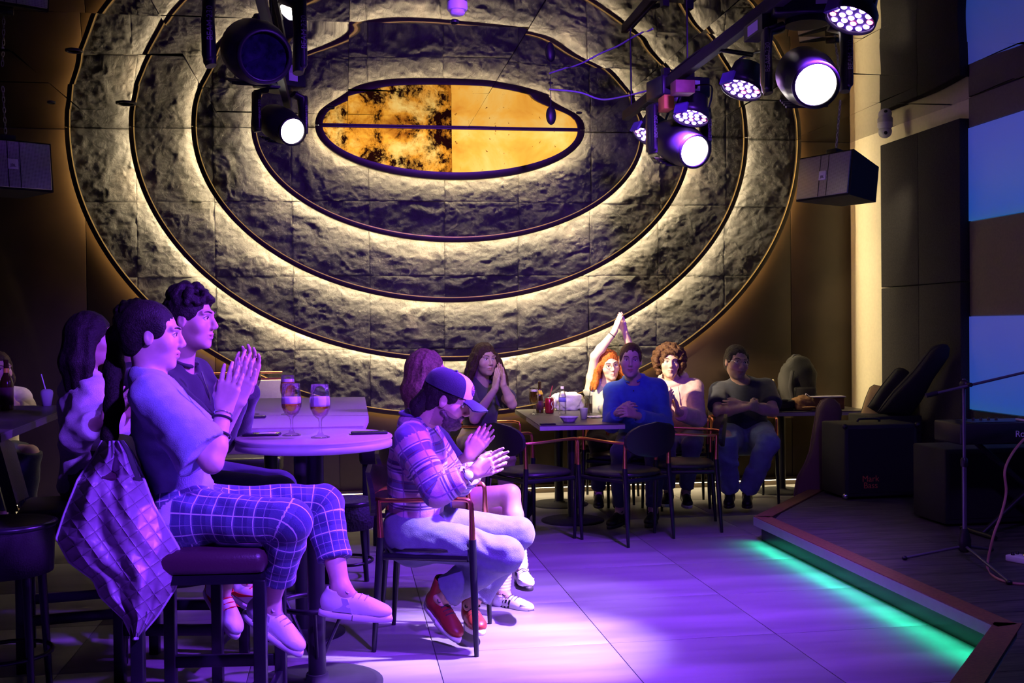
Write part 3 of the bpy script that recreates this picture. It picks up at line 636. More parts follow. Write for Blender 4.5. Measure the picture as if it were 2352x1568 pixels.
par_can(1704, 203, 5.35, dpar, 'glowing LED par can left of the large lit lamp')
par_can(1587, 268, 6.1, dpar+np.array([0.1, -0.05, 0]), 'glowing LED par can just above the far lit lamp')
par_can(1489, 312, 6.75, dpar+np.array([-0.1, 0, 0.1]), 'glowing LED par can half hidden left of the far lit lamp')
p = W(1530, 238, 6.2); tag(MB().box(p[0]-0.03, p[0]+0.03, p[1]-0.06, p[1]+0.06, p[2]-0.04, p[2]+0.04, 0.004).build('dimmer_box', m_olabel), 'small orange-labelled box on the lighting bar', 'control box')
p = W(1568, 202, 5.9); tag(MB().box(p[0]-0.055, p[0]+0.055, p[1]-0.05, p[1]+0.05, p[2]-0.035, p[2]+0.035, 0.004).build('dimmer_box', mat('rust_box', (0.25, 0.10, 0.08), 0.6, noise=0.2)), 'small rust-coloured box on the lighting bar', 'control box')
# --- loudspeakers
m_grille = mat('steel_grille', (0.20, 0.20, 0.195), 0.45, metal=0.6)
nt, N, L, b = nodes(m_grille); tc = N.new('ShaderNodeTexCoord'); vo = N.new('ShaderNodeTexVoronoi'); vo.inputs['Scale'].default_value = 110; vo.inputs['Randomness'].default_value = 0.0; L.new(tc.outputs['Object'], vo.inputs['Vector'])
rp = N.new('ShaderNodeValToRGB'); rp.color_ramp.elements[0].position = 0.28; rp.color_ramp.elements[0].color = (0.004, 0.004, 0.004, 1); rp.color_ramp.elements[1].position = 0.36; rp.color_ramp.elements[1].color = (0.5, 0.49, 0.46, 1)
L.new(vo.outputs['Distance'], rp.inputs[0]); L.new(rp.outputs[0], b.inputs['Base Color'])
jbl = text_mesh('JBL', 0.026)
m_white = mat('white_print', (0.85, 0.85, 0.85), 0.5, noise=0.01)
def loudspeaker(p, rz, label, roll=0.0, w=0.25, h=0.165, dpt=0.34):
    t = thing('loudspeaker', label, 'loudspeaker', tuple(p), math.radians(rz)); t.rotation_euler = (math.radians(-8), math.radians(roll), math.radians(rz))
    # front faces local -Y
    MB().add([(-w, 0, -h), (w, 0, -h), (w, 0, h), (-w, 0, h), (-w*0.62, dpt, -h*0.8), (w*0.62, dpt, -h*0.8), (w*0.62, dpt, h*0.8), (-w*0.62, dpt, h*0.8)], [(0, 1, 2, 3), (5, 4, 7, 6), (1, 5, 6, 2), (4, 0, 3, 7), (3, 2, 6, 7), (0, 4, 5, 1)]).build('cabinet', m_matblack, t)
    MB().box(-w+0.012, w-0.012, -0.016, 0.0, -h+0.012, h-0.012, 0.005).build('grille', m_grille, t)
    for xx in (-0.03, 0.045): MB().box(xx-0.002, xx+0.002, -0.0185, -0.016, -h+0.012, h-0.012).build('grille_rib', m_fix, t)
    bdg = MB().box(-0.032, 0.032, -0.022, -0.016, -0.034, 0.034, 0.002).build('badge', m_white, t)
    tx = put('lettering', jbl, m_fix, bdg); tx.location = (0, -0.0225, -0.01); tx.rotation_euler = (math.radians(90), 0, 0)
    br = MB().box(-0.05, 0.05, 0.05, 0.15, h, h+0.05, 0.006).build('bracket', m_black, t)
    ch = MB(); n = int((CZ-p[2]-h-0.05)/0.035)
    for k in range(max(n, 1)):
        z = h+0.055+0.035*k; ax = (0.008, 0, 0) if k % 2 else (0, 0.008, 0)
        ch.tube([(0.0+ax[0]*math.cos(a), 0.10+ax[1]*math.cos(a), z+0.022*math.sin(a)) for a in np.linspace(0, 2*math.pi, 13)[:-1]], 0.003, 6, closed=True)
    ch.build('chain', m_grille, t)
loudspeaker(W(28, 378, 7.0), 32, 'grey-grilled loudspeaker hung on a chain at the left edge')
loudspeaker(W(1893, 404, 7.9), -66, 'grey-grilled loudspeaker hung by the cream strip on the right', 0.0, 0.25, 0.165, 0.40)
# --- small ceiling fittings
m_wplast = mat('white_plastic', (0.75, 0.73, 0.76), 0.45, noise=0.02)
p = W(1050, 2, 5.6)
t = thing('smoke_detector', 'white smoke detector on the ceiling at the top centre', 'smoke detector', (p[0], p[1], CZ))
MB().lathe([(0.052, -0.0), (0.054, -0.03), (0.050, -0.042)], 28).build('base', m_wplast, t); MB().lathe([(0.036, -0.042), (0.040, -0.055), (0.032, -0.066), (0, -0.068)], 28).build('sensor', m_wplast, t)
for (px, py, r, lb) in ((290, 237, 0.075, 'dark round ceiling downlight beside the second ring on the left'), (170, 116, 0.05, 'dark round ceiling downlight over the outer ring at the top left'), (1044, 50, 0.025, 'small round sprinkler plate below the smoke detector'), (1330, 258, 0.025, 'small round sprinkler plate right of the surfboard panel'), (760, 247, 0.03, 'small round sprinkler plate left of the surfboard panel'), (118, 235, 0.03, 'small round sprinkler plate above the left loudspeaker')):
    p = G(px, py, CZ); t = thing('ceiling_fitting', lb, 'ceiling fitting', (p[0], p[1], CZ))
    MB().lathe([(r, 0.0), (r, -0.006), (r*0.8, -0.010), (r*0.7, -0.004)], 28, cap=False).build('trim_ring', m_fix, t); MB().lathe([(0, -0.003), (r*0.72, -0.003)], 24).build('diffuser', m_grille, t)
p = G(1265, 190, CZ); t = thing('hanging_microphone', 'black oval pendant microphone hanging in front of the surfboard panel', 'microphone', (p[0], p[1], CZ))
MB().tube([(0, 0, 0), (0, 0, -0.17)], 0.003, 8).build('rod', m_black, t); MB().ell((0, 0, -0.225), (0.036, 0.02, 0.065), 18, 12).build('capsule', m_black, t); MB().lathe([(0.015, -0.01), (0.02, 0)], 16).build('rose', m_black, t)
p = W(2033, 302, 9.05); t = thing('security_camera', 'white turret security camera under the ceiling by the right wall', 'camera', (p[0], p[1], CZ-0.001))
MB().lathe([(0.062, 0), (0.062, -0.035), (0.05, -0.05)], 24).build('base', m_wplast, t)
e = MB().ell((0, 0, -0.075), (0.055, 0.055, 0.055), 20, 12).build('eyeball', m_wplast, t); MB().ell((-0.018, -0.045, -0.092), (0.016, 0.012, 0.016), 12, 8).build('lens', m_black, e)
# --- cable slung under the ceiling
pts = [W(1262, 205, 7.4), W(1330, 212, 7.3), W(1380, 228, 7.25), W(1430, 222, 7.1), W(1500, 205, 6.8)]
tag(MB().tube(crom(pts, 8), 0.006, 6).build('ceiling_cable', mat('violet_cable', (0.3, 0.25, 0.45), 0.5, noise=0.05)), 'thin pale cable slung below the ceiling beside the pendant microphone', 'cable')
# ================================================================= stage gear
m_tolex = mat('black_tolex', (0.014, 0.014, 0.016), 0.65, bump=0.4, bscale=400)
m_clothg = mat('amp_grille_cloth', (0.008, 0.008, 0.009), 0.9, noise=0.3, nscale=200)
m_chrome = mat('chrome', (0.75, 0.75, 0.75), 0.2, metal=1.0)
m_rust = mat('rust_print', (0.50, 0.12, 0.04), 0.6, noise=0.05)
S1 = SZ+0.0012
t = thing('bass_amplifier', 'black bass amplifier with a red logo on the stage corner', 'amplifier', (3.67, 7.56, S1), 0)
MB().box(0, 0.58, 0, 0.40, 0.02, 0.56, 0.012).build('cabinet', m_tolex, t)
MB().box(0.03, 0.55, -0.004, 0.004, 0.05, 0.53).build('grille', m_clothg, t)
for i, s in enumerate(('Mark', 'Bass')):
    o = put('lettering', text_mesh(s, 0.065), m_rust, t); o.location = (0.20, -0.006, 0.155-0.05*i); o.rotation_euler = (math.radians(90), 0, 0)
for cx_ in (0, 0.58):
    for cz_ in (0.03, 0.55): MB().ell((cx_, 0.0, cz_), (0.022, 0.022, 0.022), 10, 8).build('corner_cap', m_chrome if cz_ < 0.1 else m_black, t)
MB().tube(crom([(0.2, 0.2, 0.562), (0.22, 0.2, 0.585), (0.36, 0.2, 0.585), (0.38, 0.2, 0.562)], 4), 0.01, 8).build('handle', m_black, t)
t = thing('flight_case', 'large black flight case behind the bass amplifier', 'case', (4.10, 7.985, S1), 0)
MB().box(0, 0.43, 0, 0.40, 0, 0.58, 0.008).build('body', m_tolex, t); MB().box(-0.004, 0.434, -0.004, 0.404, 0.44, 0.455).build('lid_strip', m_black, t)
MB().box(0.18, 0.30, -0.012, -0.002, 0.40, 0.49, 0.003).build('latch', m_chrome, t)
# --- gig bags and cases
def gig_bag(name, label, base, top, half, depth, m, m2, bulge=None, rz=0.0):
    """soft instrument bag: outline from base to top in the plane facing the room, given thickness"""
    base = np.array(base, float); top = np.array(top, float); ax = top-base; Ln = np.linalg.norm(ax); ax /= Ln
    fr = np.array([math.cos(rz), math.sin(rz), 0]); side = fr-ax*np.dot(fr, ax); side /= np.linalg.norm(side); nn = np.cross(ax, side)
    n = 30; ring = 20; g = []
    for i in range(n+1):
        s = i/n; w = np.interp(s, [p[0] for p in half], [p[1] for p in half]); d = depth*min(1, 8*s+0.3, 8*(1-s)+0.25)
        g.append([base+ax*Ln*s+side*w*np.sign(math.cos(a))*abs(math.cos(a))**0.6+nn*d*np.sign(math.sin(a))*abs(math.sin(a))**0.6 for a in np.linspace(0, 2*math.pi, ring+1)])
    t = thing(name, label, 'instrument case', tuple(base)); off = -base
    mb = MB().surf(np.array(g)+off)
    for k in (0, n): mb.add(np.array(g[k][:-1])+off, [tuple(range(ring))])
    mb.build('shell', m, t)
    zz = [np.array(q[0])+off for q in g]+[np.array(q[ring//2])+off for q in g[::-1]]
    MB().tube(zz, 0.006, 6).build('zip_piping', m2, t)
    c = base+ax*Ln*0.62+nn*(depth+0.004)+off
    MB().tube(crom([c-ax*0.07, c-ax*0.05+nn*0.03, c+ax*0.05+nn*0.03, c+ax*0.07], 5), 0.010, 8).build('carry_handle', m2, t)
    return t
m_tan = mat('tan_canvas', (0.20, 0.125, 0.075), 0.85, bump=0.3, bscale=200)
m_brownbag = mat('brown_nylon', (0.13, 0.075, 0.060), 0.75, bump=0.3, bscale=200)
m_blackbag = mat('black_nylon', (0.020, 0.019, 0.020), 0.8, bump=0.3, bscale=200)
m_greybag = mat('charcoal_nylon', (0.022, 0.021, 0.019), 0.8, bump=0.3, bscale=200)
p = W(1872, 1140, 8.62); p[2] = 0.0; q = W(1908, 916, 8.70)
gig_bag('guitar_gig_bag', 'brown guitar gig bag standing upright in front of the corner table', p, q, [(0, 0.15), (0.10, 0.185), (0.25, 0.18), (0.38, 0.135), (0.5, 0.11), (0.7, 0.105), (0.9, 0.10), (0.97, 0.075), (1, 0.03)], 0.06, m_brownbag, m_tan, rz=-0.1)
p = W(1968, 985, 8.75); q = W(2016, 886, 8.95)
gig_bag('ukulele_case', 'tan canvas instrument case leaning against the cream wall', np.array([*(p-(q-p)*0.25)[:2], S1+0.002]), q, [(0, 0.09), (0.2, 0.11), (0.5, 0.08), (0.85, 0.068), (0.97, 0.055), (1, 0.03)], 0.040, mat('pale_tan', (0.30, 0.20, 0.10), 0.85, bump=0.2), m_blackbag, rz=-0.5)
ZC = S1+0.582
gig_bag('guitar_gig_bag', 'dark grey round-topped instrument bag standing on the flight case', np.array([4.30, 8.26, ZC]), W(2080, 850, 8.80), [(0, 0.10), (0.5, 0.095), (0.9, 0.075), (0.98, 0.05), (1, 0.02)], 0.05, m_greybag, m_blackbag, rz=-0.2)
gig_bag('guitar_gig_bag', 'long black guitar bag leaning diagonally towards the blue screen', np.array([4.34, 8.09, ZC]), W(2170, 792, 8.12), [(0, 0.13), (0.3, 0.12), (0.6, 0.085), (0.9, 0.075), (0.98, 0.05), (1, 0.02)], 0.05, m_blackbag, m_greybag, rz=-0.2)
# --- bags on the corner table
def lump(name, label, cat, c, r, m, seed, amp=0.25, n=28, k=18, flat=None, sc=2.2):
    vs = []; fs = []
    for i in range(k+1):
        th = math.pi*i/k
        for j in range(n):
            ph = 2*math.pi*j/n; vs.append((math.sin(th)*math.cos(ph), math.sin(th)*math.sin(ph), math.cos(th)))
    v = np.array(vs); d = 1+amp*fbm(v*sc+seed, 4, seed); v = np.sign(v)*np.abs(v)**0.8*d[:, None]*np.array(r); v[:, 2] = np.maximum(v[:, 2], -r[2]*0.8)
    for i in range(k):
        for j in range(n): fs.append((i*n+j, (i+1)*n+j, (i+1)*n+(j+1) % n, i*n+(j+1) % n))
    t = thing(name, label, cat, tuple(c)); MB().add(v+np.array([0, 0, r[2]*0.8]), fs, True).build('body', m, t); return t
TC = 0.742
t = lump('backpack', 'charcoal backpack standing on the corner table', 'bag', (3.93, 9.0, TC), (0.17, 0.14, 0.245), m_greybag, 3, 0.12)
MB().tube(crom([(-0.10, -0.13, 0.33), (-0.14, -0.17, 0.2), (-0.10, -0.15, 0.06)], 6), 0.018, 8, flat=0.5).build('strap', m_blackbag, t); MB().box(-0.10, 0.10, -0.165, -0.13, 0.06, 0.19, 0.02).build('front_pocket', m_greybag, t)
MB().tube(crom([(-0.04, 0, 0.41), (-0.03, 0, 0.455), (0.03, 0, 0.455), (0.04, 0, 0.41)], 5), 0.008, 8).build('top_loop', m_blackbag, t)
t = lump('folded_jacket', 'black folded jacket lying on the corner table', 'jacket', (3.66, 8.78, TC), (0.17, 0.12, 0.055), m_blackbag, 8, 0.3); MB().tube(crom([(-0.15, -0.05, 0.07), (-0.03, -0.09, 0.085), (0.1, -0.06, 0.08)], 6), 0.012, 8).build('collar_fold', m_greybag, t)
t = lump('cloth_cap', 'brown crumpled cloth cap on the corner table', 'cap', (3.85, 8.70, TC), (0.085, 0.08, 0.07), mat('brown_suede', (0.20, 0.095, 0.035), 0.8, bump=0.3, bscale=90), 12, 0.2); MB().ell((0.02, -0.075, 0.03), (0.06, 0.045, 0.012), 14, 8).build('brim', MT['brown_suede'], t)
t = thing('paper_bag', 'lilac-grey paper bag lying across the corner table', 'bag', (4.10, 8.80, TC), math.radians(-8))
MB().box(-0.155, 0.155, -0.07, 0.07, 0.10, 0.112, 0.004).build('sheet', mat('lilac_paper', (0.42, 0.38, 0.46), 0.8, noise=0.05), t); MB().box(-0.13, 0.15, -0.05, 0.07, 0, 0.10, 0.01).build('block', MT['brown_suede'], t)
MB().tube(crom([(-0.15, -0.05, 0.11), (-0.19, -0.06, 0.135), (-0.18, -0.06, 0.09), (-0.15, -0.06, 0.10)], 5), 0.004, 6).build('string_handle', m_white, t)
t = thing('cable_bag', 'dark bag with shiny metal clips on the corner table beside the man', 'bag', (3.62, 9.06, TC))
MB().box(-0.10, 0.10, -0.09, 0.09, 0, 0.20, 0.03).build('body', m_blackbag, t); MB().tube(crom([(-0.10, -0.02, 0.225), (-0.03, -0.03, 0.235), (0.05, -0.02, 0.23), (0.11, -0.01, 0.24)], 5), 0.012, 8).build('metal_bar', mat('pale_brass', (0.9, 0.8, 0.5), 0.3, metal=0.6), t)
for k in range(4): MB().tube([(0.01+0.012*math.cos(a), -0.10, 0.20-0.03*k+0.014*math.sin(a)) for a in np.linspace(0, 2*math.pi, 13)[:-1]], 0.004, 6, closed=True).build('clip_link', m_chrome, t)
# --- keyboard on a cabinet
t = thing('stage_piano', 'black stage piano with pale lettering by the blue screen', 'keyboard', (3.64, 5.98, 0), math.radians(-3))
MB().box(0, 0.955, 0, 0.33, 0.735, 0.862, 0.012).build('body', m_black, t)
for k in range(21):
    MB().box(0.44+0.0235*k, 0.44+0.0235*k+0.0215, 0.02, 0.16, 0.864, 0.876, 0.002).build('white_key', m_wplast, t)
    if k % 7 in (0, 1, 3, 4, 5): MB().box(0.44+0.0235*k+0.016, 0.44+0.0235*k+0.029, 0.07, 0.16, 0.876, 0.888, 0.002).build('black_key', m_black, t)
MB().box(0.10, 0.40, 0.05, 0.28, 0.863, 0.866).build('panel', m_fix, t)
for k in range(5): MB().lathe([(0.009, 0.866), (0.008, 0.88), (0, 0.88)], 12, (0.14+0.05*k, 0.2, 0)).build('knob', m_fix, t)
o = put('lettering', text_mesh('Roland', 0.055), m_white, t); o.location = (0.42, -0.003, 0.795); o.rotation_euler = (math.radians(90), 0, 0)
st = thing('keyboard_stand', 'black crossed keyboard stand below the stage piano', 'stand', (3.80, 6.12, S1))
for a, b_ in (((0.05, 0, 0.0), (0.74, 0, 0.57)), ((0.74, 0.04, 0.0), (0.05, 0.04, 0.57))): MB().tube([a, b_], 0.018, 8).build('cross_bar', m_black, st)
for x_ in (0.05, 0.74): MB().tube([(x_, -0.16, 0.015), (x_, 0.2, 0.015)], 0.015, 8).build('foot', m_black, st)
t = thing('stage_monitor', 'large black speaker cabinet under the stage piano', 'loudspeaker', (3.80, 6.42, S1))
MB().box(0, 0.8, 0, 0.4, 0.015, 0.50, 0.01).build('cabinet', m_tolex, t); MB().box(0.03, 0.77, -0.005, 0.003, 0.05, 0.47).build('grille', m_clothg, t)
# --- microphone stand
base = G(2216, 1284, S1); bx, by = base[0], base[1]
hub = W(2224, 882, np.dot(np.array([bx, by, 1.1])-CAM, CF)); Hh = hub[2]-S1
t = thing('microphone_stand', 'black boom microphone stand standing on the stage', 'microphone stand', (bx, by, S1))
m_stand = mat('satin_black_tube', (0.14, 0.13, 0.16), 0.32, metal=0.5, noise=0.05)
MB().tube([(0, 0, 0.09), (0, 0, Hh*0.55)], 0.0125, 12).build('lower_tube', m_stand, t); MB().tube([(0, 0, Hh*0.55), (0, 0, Hh+0.03)], 0.009, 12).build('upper_tube', m_stand, t)
MB().lathe([(0.017, Hh*0.53), (0.02, Hh*0.54), (0.02, Hh*0.57), (0.014, Hh*0.58)], 14).build('clutch', m_black, t)
MB().lathe([(0.02, 0.04), (0.034, 0.055), (0.034, 0.11), (0.018, 0.17)], 16).build('leg_hub', m_black, t)
lft = G(2078, 1286, S1); rgt = G(2318, 1342, S1); bk = (bx+0.26, by+0.16, S1)
for q in (lft, rgt, bk):
    e = np.array(q)-np.array([bx, by, S1]); lg = MB().tube([(0, 0, 0.075), (e[0], e[1], 0.012)], 0.0085, 8).build('leg', m_stand, t); MB().ell((e[0], e[1], 0.012), (0.016, 0.016, 0.012), 10, 8).build('rubber_foot', m_black, lg)
MB().ell((0, -0.01, Hh), (0.026, 0.034, 0.026), 16, 10).build('boom_clamp', m_black, t); MB().tube([(0, -0.02, Hh), (0, -0.07, Hh)], 0.012, 10).build('clamp_knob', m_black, t)
dep = np.dot(hub-CAM, CF); bl = W(2122, 907, dep-0.05)-np.array([bx, by, S1]); brr = W(2352, 853, dep+0.03)-np.array([bx, by, S1])
dr_ = (brr-bl)/np.linalg.norm(brr-bl); off = np.array([0, -0.03, 0])
bm_ = MB().tube([bl+off, brr+dr_*0.35+off], 0.0075, 10).build('boom', m_chrome if False else m_stand, t); MB().tube([bl-dr_*0.005+off, bl+dr_*0.06+off], 0.013, 10).build('counter_grip', m_black, bm_)
# --- cable from the stage piano to the floor
dp = 5.9
pts = [W(2352, 1008, dp+0.2), W(2326, 1040, dp+0.1), W(2308, 1080, dp), W(2311, 1130, dp), W(2300, 1180, dp-0.05), W(2282, 1230, dp-0.1), G(2268, 1300, S1+0.005), G(2285, 1325, S1+0.005), G(2320, 1338, S1+0.005), G(2360, 1342, S1+0.005)]
tag(MB().tube(crom(pts, 8), 0.0075, 8).build('instrument_cable', mat('pink_beige_cable', (0.42, 0.20, 0.15), 0.5, noise=0.05)), 'pinkish cable hanging from the stage piano to the stage floor', 'cable')
t = thing('effects_pedal', 'small pale effects pedal on the stage at the right edge', 'pedal', tuple(G(2343, 1290, S1)), 0.4)
MB().box(-0.045, 0.045, -0.06, 0.06, 0, 0.035, 0.006).build('body', m_wplast, t)
for k in range(2): MB().lathe([(0.010, 0.035), (0.009, 0.05), (0, 0.05)], 12, (-0.02+0.04*k, 0.03, 0)).build('knob', m_black, t)
MB().lathe([(0.012, 0.035), (0.012, 0.046), (0, 0.047)], 12, (0, -0.03, 0)).build('footswitch', m_chrome, t)
# ================================================================= glasses, bottles and table things
def thin_glass(name, tint, refl=0.5, rough=0.03):
    m = mat(name, tint, rough); nt, N, L, b = nodes(m); tr = N.new('ShaderNodeBsdfTransparent'); tr.inputs[0].default_value = (*tint, 1); gl_ = N.new('ShaderNodeBsdfGlossy'); gl_.inputs['Roughness'].default_value = rough
    lw = N.new('ShaderNodeLayerWeight'); lw.inputs[0].default_value = 0.35; ml = N.new('ShaderNodeMath'); ml.operation = 'MULTIPLY'; ml.inputs[1].default_value = refl; L.new(lw.outputs['Fresnel'], ml.inputs[0])
    mx = N.new('ShaderNodeMixShader'); L.new(ml.outputs[0], mx.inputs[0]); L.new(tr.outputs[0], mx.inputs[1]); L.new(gl_.outputs[0], mx.inputs[2]); L.new(mx.outputs[0], N['Material Output'].inputs[0]); return m
m_glass = thin_glass('clear_glass', (0.97, 0.97, 0.98), 0.6)
m_beer = mat('amber_beer', (1.0, 0.50, 0.03), 0.03, trans=0.8, ior=1.33, noise=0.05)
m_foam = mat('beer_foam', (0.85, 0.80, 0.78), 0.8, noise=0.03, nscale=200)
m_paleb = thin_glass('pale_beer', (0.95, 0.70, 0.20), 0.3)
def goblet(x, y, z, label, fill=0.45, foam=0.03, sc=1.0, beer=None, group=None):
    t = thing('beer_glass', label, 'glass', (x, y, z), 0, group); t.scale = (sc, sc, sc)
    out = [(0.034, 0.002), (0.033, 0.004), (0.012, 0.010), (0.006, 0.022), (0.005, 0.055), (0.008, 0.066), (0.026, 0.082), (0.036, 0.105), (0.0375, 0.130), (0.034, 0.160), (0.0315, 0.190)]
    inn = [(0.0297, 0.190), (0.0322, 0.160), (0.0357, 0.130), (0.0342, 0.105), (0.024, 0.084), (0.004, 0.074), (0.0, 0.073)]
    MB().lathe([(0, 0.0)]+[(0.034, 0.0)]+out+inn, 32).build('bowl_and_stem', m_glass, t)
    zf = 0.075+(0.19-0.075)*fill
    pr = [(0.0, 0.0745), (0.004, 0.0748)]+[(r-0.0006, zz) for r, zz in inn[::-1][2:] if zz < zf]+[(np.interp(zf, [q[1] for q in inn[::-1]], [q[0] for q in inn[::-1]])-0.0006, zf)]
    MB().lathe(pr+[(0.0, zf)], 28).build('beer', beer or m_beer, t)
    if foam > 0:
        z1 = min(zf+foam, 0.188); f = [(np.interp(q, [w[1] for w in inn[::-1]], [w[0] for w in inn[::-1]])-0.0006, q) for q in np.linspace(zf, z1, 5)]
        MB().lathe([(0, zf+0.0003)]+[(r, zz+0.0003) for r, zz in f]+[(0.0, z1-0.003)], 28).build('foam', m_foam, t)
    return t
def onz(px, py, z): return G(px, py, z)
GB = 'stemmed beer glasses'
p = onz(670, 1000, RTZ); goblet(p[0], p[1], RTZ+0.0005, 'left beer glass of the two on the round bar table', 0.36, 0.024, 1.13, None, GB)
p = onz(736, 1005, RTZ); goblet(p[0], p[1], RTZ+0.0005, 'right beer glass of the two on the round bar table', 0.32, 0.034, 1.13, None, GB)
p = onz(662, 952, HZ); goblet(p[0], p[1], HZ+0.0005, 'beer glass on the taupe table behind the other two', 0.72, 0.014, 1.08, None, GB)
p = onz(1227, 951, TZ); goblet(p[0], p[1], TZ+0.0005, 'full beer glass on the far table beside the dark bottle', 0.78, 0.014, 1.12, m_paleb, GB)
p = onz(578, 952, HZ); t = thing('wine_glass', 'balloon wine glass with a lemon slice on the taupe table', 'glass', (p[0], p[1], HZ+0.0005)); t.scale = (1.12,)*3
MB().lathe([(0, 0), (0.036, 0), (0.035, 0.003), (0.01, 0.008), (0.004, 0.02), (0.0035, 0.10), (0.012, 0.112), (0.036, 0.135), (0.046, 0.165), (0.044, 0.195), (0.034, 0.222), (0.0325, 0.222), (0.0425, 0.194), (0.0445, 0.165), (0.0345, 0.137), (0.010, 0.115), (0, 0.1145)], 32).build('bowl_and_stem', m_glass, t)
MB().ell((0.0, 0.0, 0.143), (0.024, 0.024, 0.012), 16, 10).build('lemon_slice', mat('lemon', (0.85, 0.80, 0.35), 0.5, noise=0.1), t)
def phone(p, z, rz, label, card=False, s=1.0):
    t = thing('mobile_phone', label, 'phone', (p[0], p[1], z+0.0005), rz)
    MB().box(-0.074*s, 0.074*s, -0.036*s, 0.036*s, 0, 0.009, 0.003).build('body', m_matblack, t); MB().box(-0.070*s, 0.070*s, -0.033*s, 0.033*s, 0.009, 0.0096).build('screen', mat('phone_glass', (0.01, 0.01, 0.015), 0.08, noise=0.05), t)
    if card: MB().box(-0.01, 0.055, -0.02, 0.02, 0.0097, 0.0105).build('card', mat('cream_card', (0.85, 0.78, 0.62), 0.7, noise=0.02), t)
    else: MB().ell((0.06*s, 0.02, 0.009), (0.006, 0.006, 0.002), 10, 6).build('camera_lens', m_chrome, t)
phone(onz(602, 1000, RTZ), RTZ, -0.1, 'black phone under a pale card on the round table', True)
phone(onz(848, 996, RTZ), RTZ, 0.05, 'black phone lying alone at the right of the round table', False, 1.0)
phone(onz(576, 960, HZ), HZ, 0.0, 'black phone in front of the wine glass', False)
# --- the far table
def lathe_thing(name, label, cat, px, py, z, parts, sc=1.0):
    p = onz(px, py, z); t = thing(name, label, cat, (p[0], p[1], z+0.0005)); t.scale = (sc,)*3
    for nm, prof, m in parts: MB().lathe(prof, 24, cap=False).build(nm, m, t)
    return t
m_bottle = mat('brown_bottle_glass', (0.04, 0.022, 0.006), 0.08, coat=0.5, noise=0.1)
m_blabel = mat('dark_bottle_label', (0.10, 0.03, 0.05), 0.5, noise=0.2)
m_yel = mat('yellow_foil', (0.75, 0.55, 0.05), 0.35, noise=0.1)
bprof = [(0, 0), (0.033, 0), (0.034, 0.01), (0.034, 0.14), (0.030, 0.165), (0.017, 0.20), (0.014, 0.225), (0.014, 0.262), (0.016, 0.266), (0.016, 0.278), (0, 0.278)]
lathe_thing('beer_bottle', 'dark beer bottle with a yellow neck label on the far table', 'bottle', 1240, 948, TZ, [('body', bprof, m_bottle), ('label', [(0.0345, 0.03), (0.0348, 0.03), (0.0348, 0.11), (0.0345, 0.11)], m_blabel), ('neck_label', [(0.0305, 0.165), (0.0178, 0.20), (0.0175, 0.2)], m_yel)], 0.93)
m_can = mat('red_can', (0.28, 0.010, 0.03), 0.28, metal=0.4, noise=0.05)
t = lathe_thing('drink_can', 'red drink can with a straw on the far table', 'can', 1262, 949, TZ, [('body', [(0, 0), (0.026, 0), (0.033, 0.008), (0.033, 0.104), (0.027, 0.114)], m_can), ('lid', [(0.027, 0.114), (0.026, 0.117), (0.024, 0.114), (0, 0.114)], m_chrome)], 1.1)
MB().tube([(0.0, 0, 0.11), (0.025, 0.0, 0.205)], 0.003, 8).build('straw', mat('red_straw', (0.6, 0.05, 0.08), 0.4, noise=0.02), t)
MB().tube(crom([(0.012, -0.0332, 0.03), (0.020, -0.0290, 0.05), (0.008, -0.0335, 0.07), (0.018, -0.0295, 0.09)], 6), 0.0022, 6).build('white_swirl', m_white, t)
t = lathe_thing('water_bottle', 'clear water bottle with a violet-blue label on the far table', 'bottle', 1292, 951, TZ, [('body', [(0, 0), (0.028, 0), (0.031, 0.01), (0.029, 0.03), (0.031, 0.045), (0.029, 0.06), (0.031, 0.075), (0.029, 0.09), (0.031, 0.10), (0.031, 0.13), (0.030, 0.15), (0.018, 0.19), (0.012, 0.20), (0.012, 0.208)], thin_glass('clear_plastic', (0.90, 0.90, 0.94), 0.7, 0.08)), ('label', [(0.0316, 0.10), (0.0318, 0.10), (0.0318, 0.135), (0.0316, 0.135)], mat('blue_label', (0.20, 0.18, 0.75), 0.5, noise=0.1)), ('cap', [(0.0135, 0.205), (0.0135, 0.225), (0, 0.226)], m_wplast)], 1.0)
lump('plastic_bag', 'bulging white plastic bag on the far table behind the can', 'bag', (onz(1290, 938, TZ)[0]+0.02, 9.02, TZ+0.0005), (0.135, 0.08, 0.085), mat('white_polythene', (0.82, 0.80, 0.76), 0.35, bump=0.5, bscale=30), 21, 0.22, 34, 22, sc=3.5)
t = lathe_thing('tumbler', 'tall ribbed tumbler of dark cola with a straw', 'glass', 1352, 951, TZ, [('glass_wall', [(0, 0), (0.027, 0), (0.030, 0.13), (0.0285, 0.13), (0.0258, 0.006), (0, 0.006)], m_glass), ('cola', [(0, 0.0065), (0.0253, 0.0065), (0.0268, 0.075), (0, 0.075)], mat('cola', (0.05, 0.012, 0.006), 0.1, noise=0.05))], 1.15)
MB().tube([(-0.01, 0, 0.01), (0.02, 0.005, 0.20)], 0.003, 8).build('straw', m_black, t)
lathe_thing('plastic_cup', 'empty clear plastic cup at the near edge of the table', 'cup', 1341, 962, TZ, [('cup', [(0, 0), (0.022, 0), (0.031, 0.078), (0.0325, 0.08), (0.0305, 0.079), (0.0212, 0.002), (0, 0.002)], mat('frosted_plastic', (0.80, 0.78, 0.86), 0.35, trans=0.55, ior=1.2))], 1.05)
p = onz(1307, 969, TZ); t = thing('snack_bowl', 'pale ribbed snack bowl at the near edge of the table', 'bowl', (p[0], p[1], TZ+0.0005))
n = 48; g = []
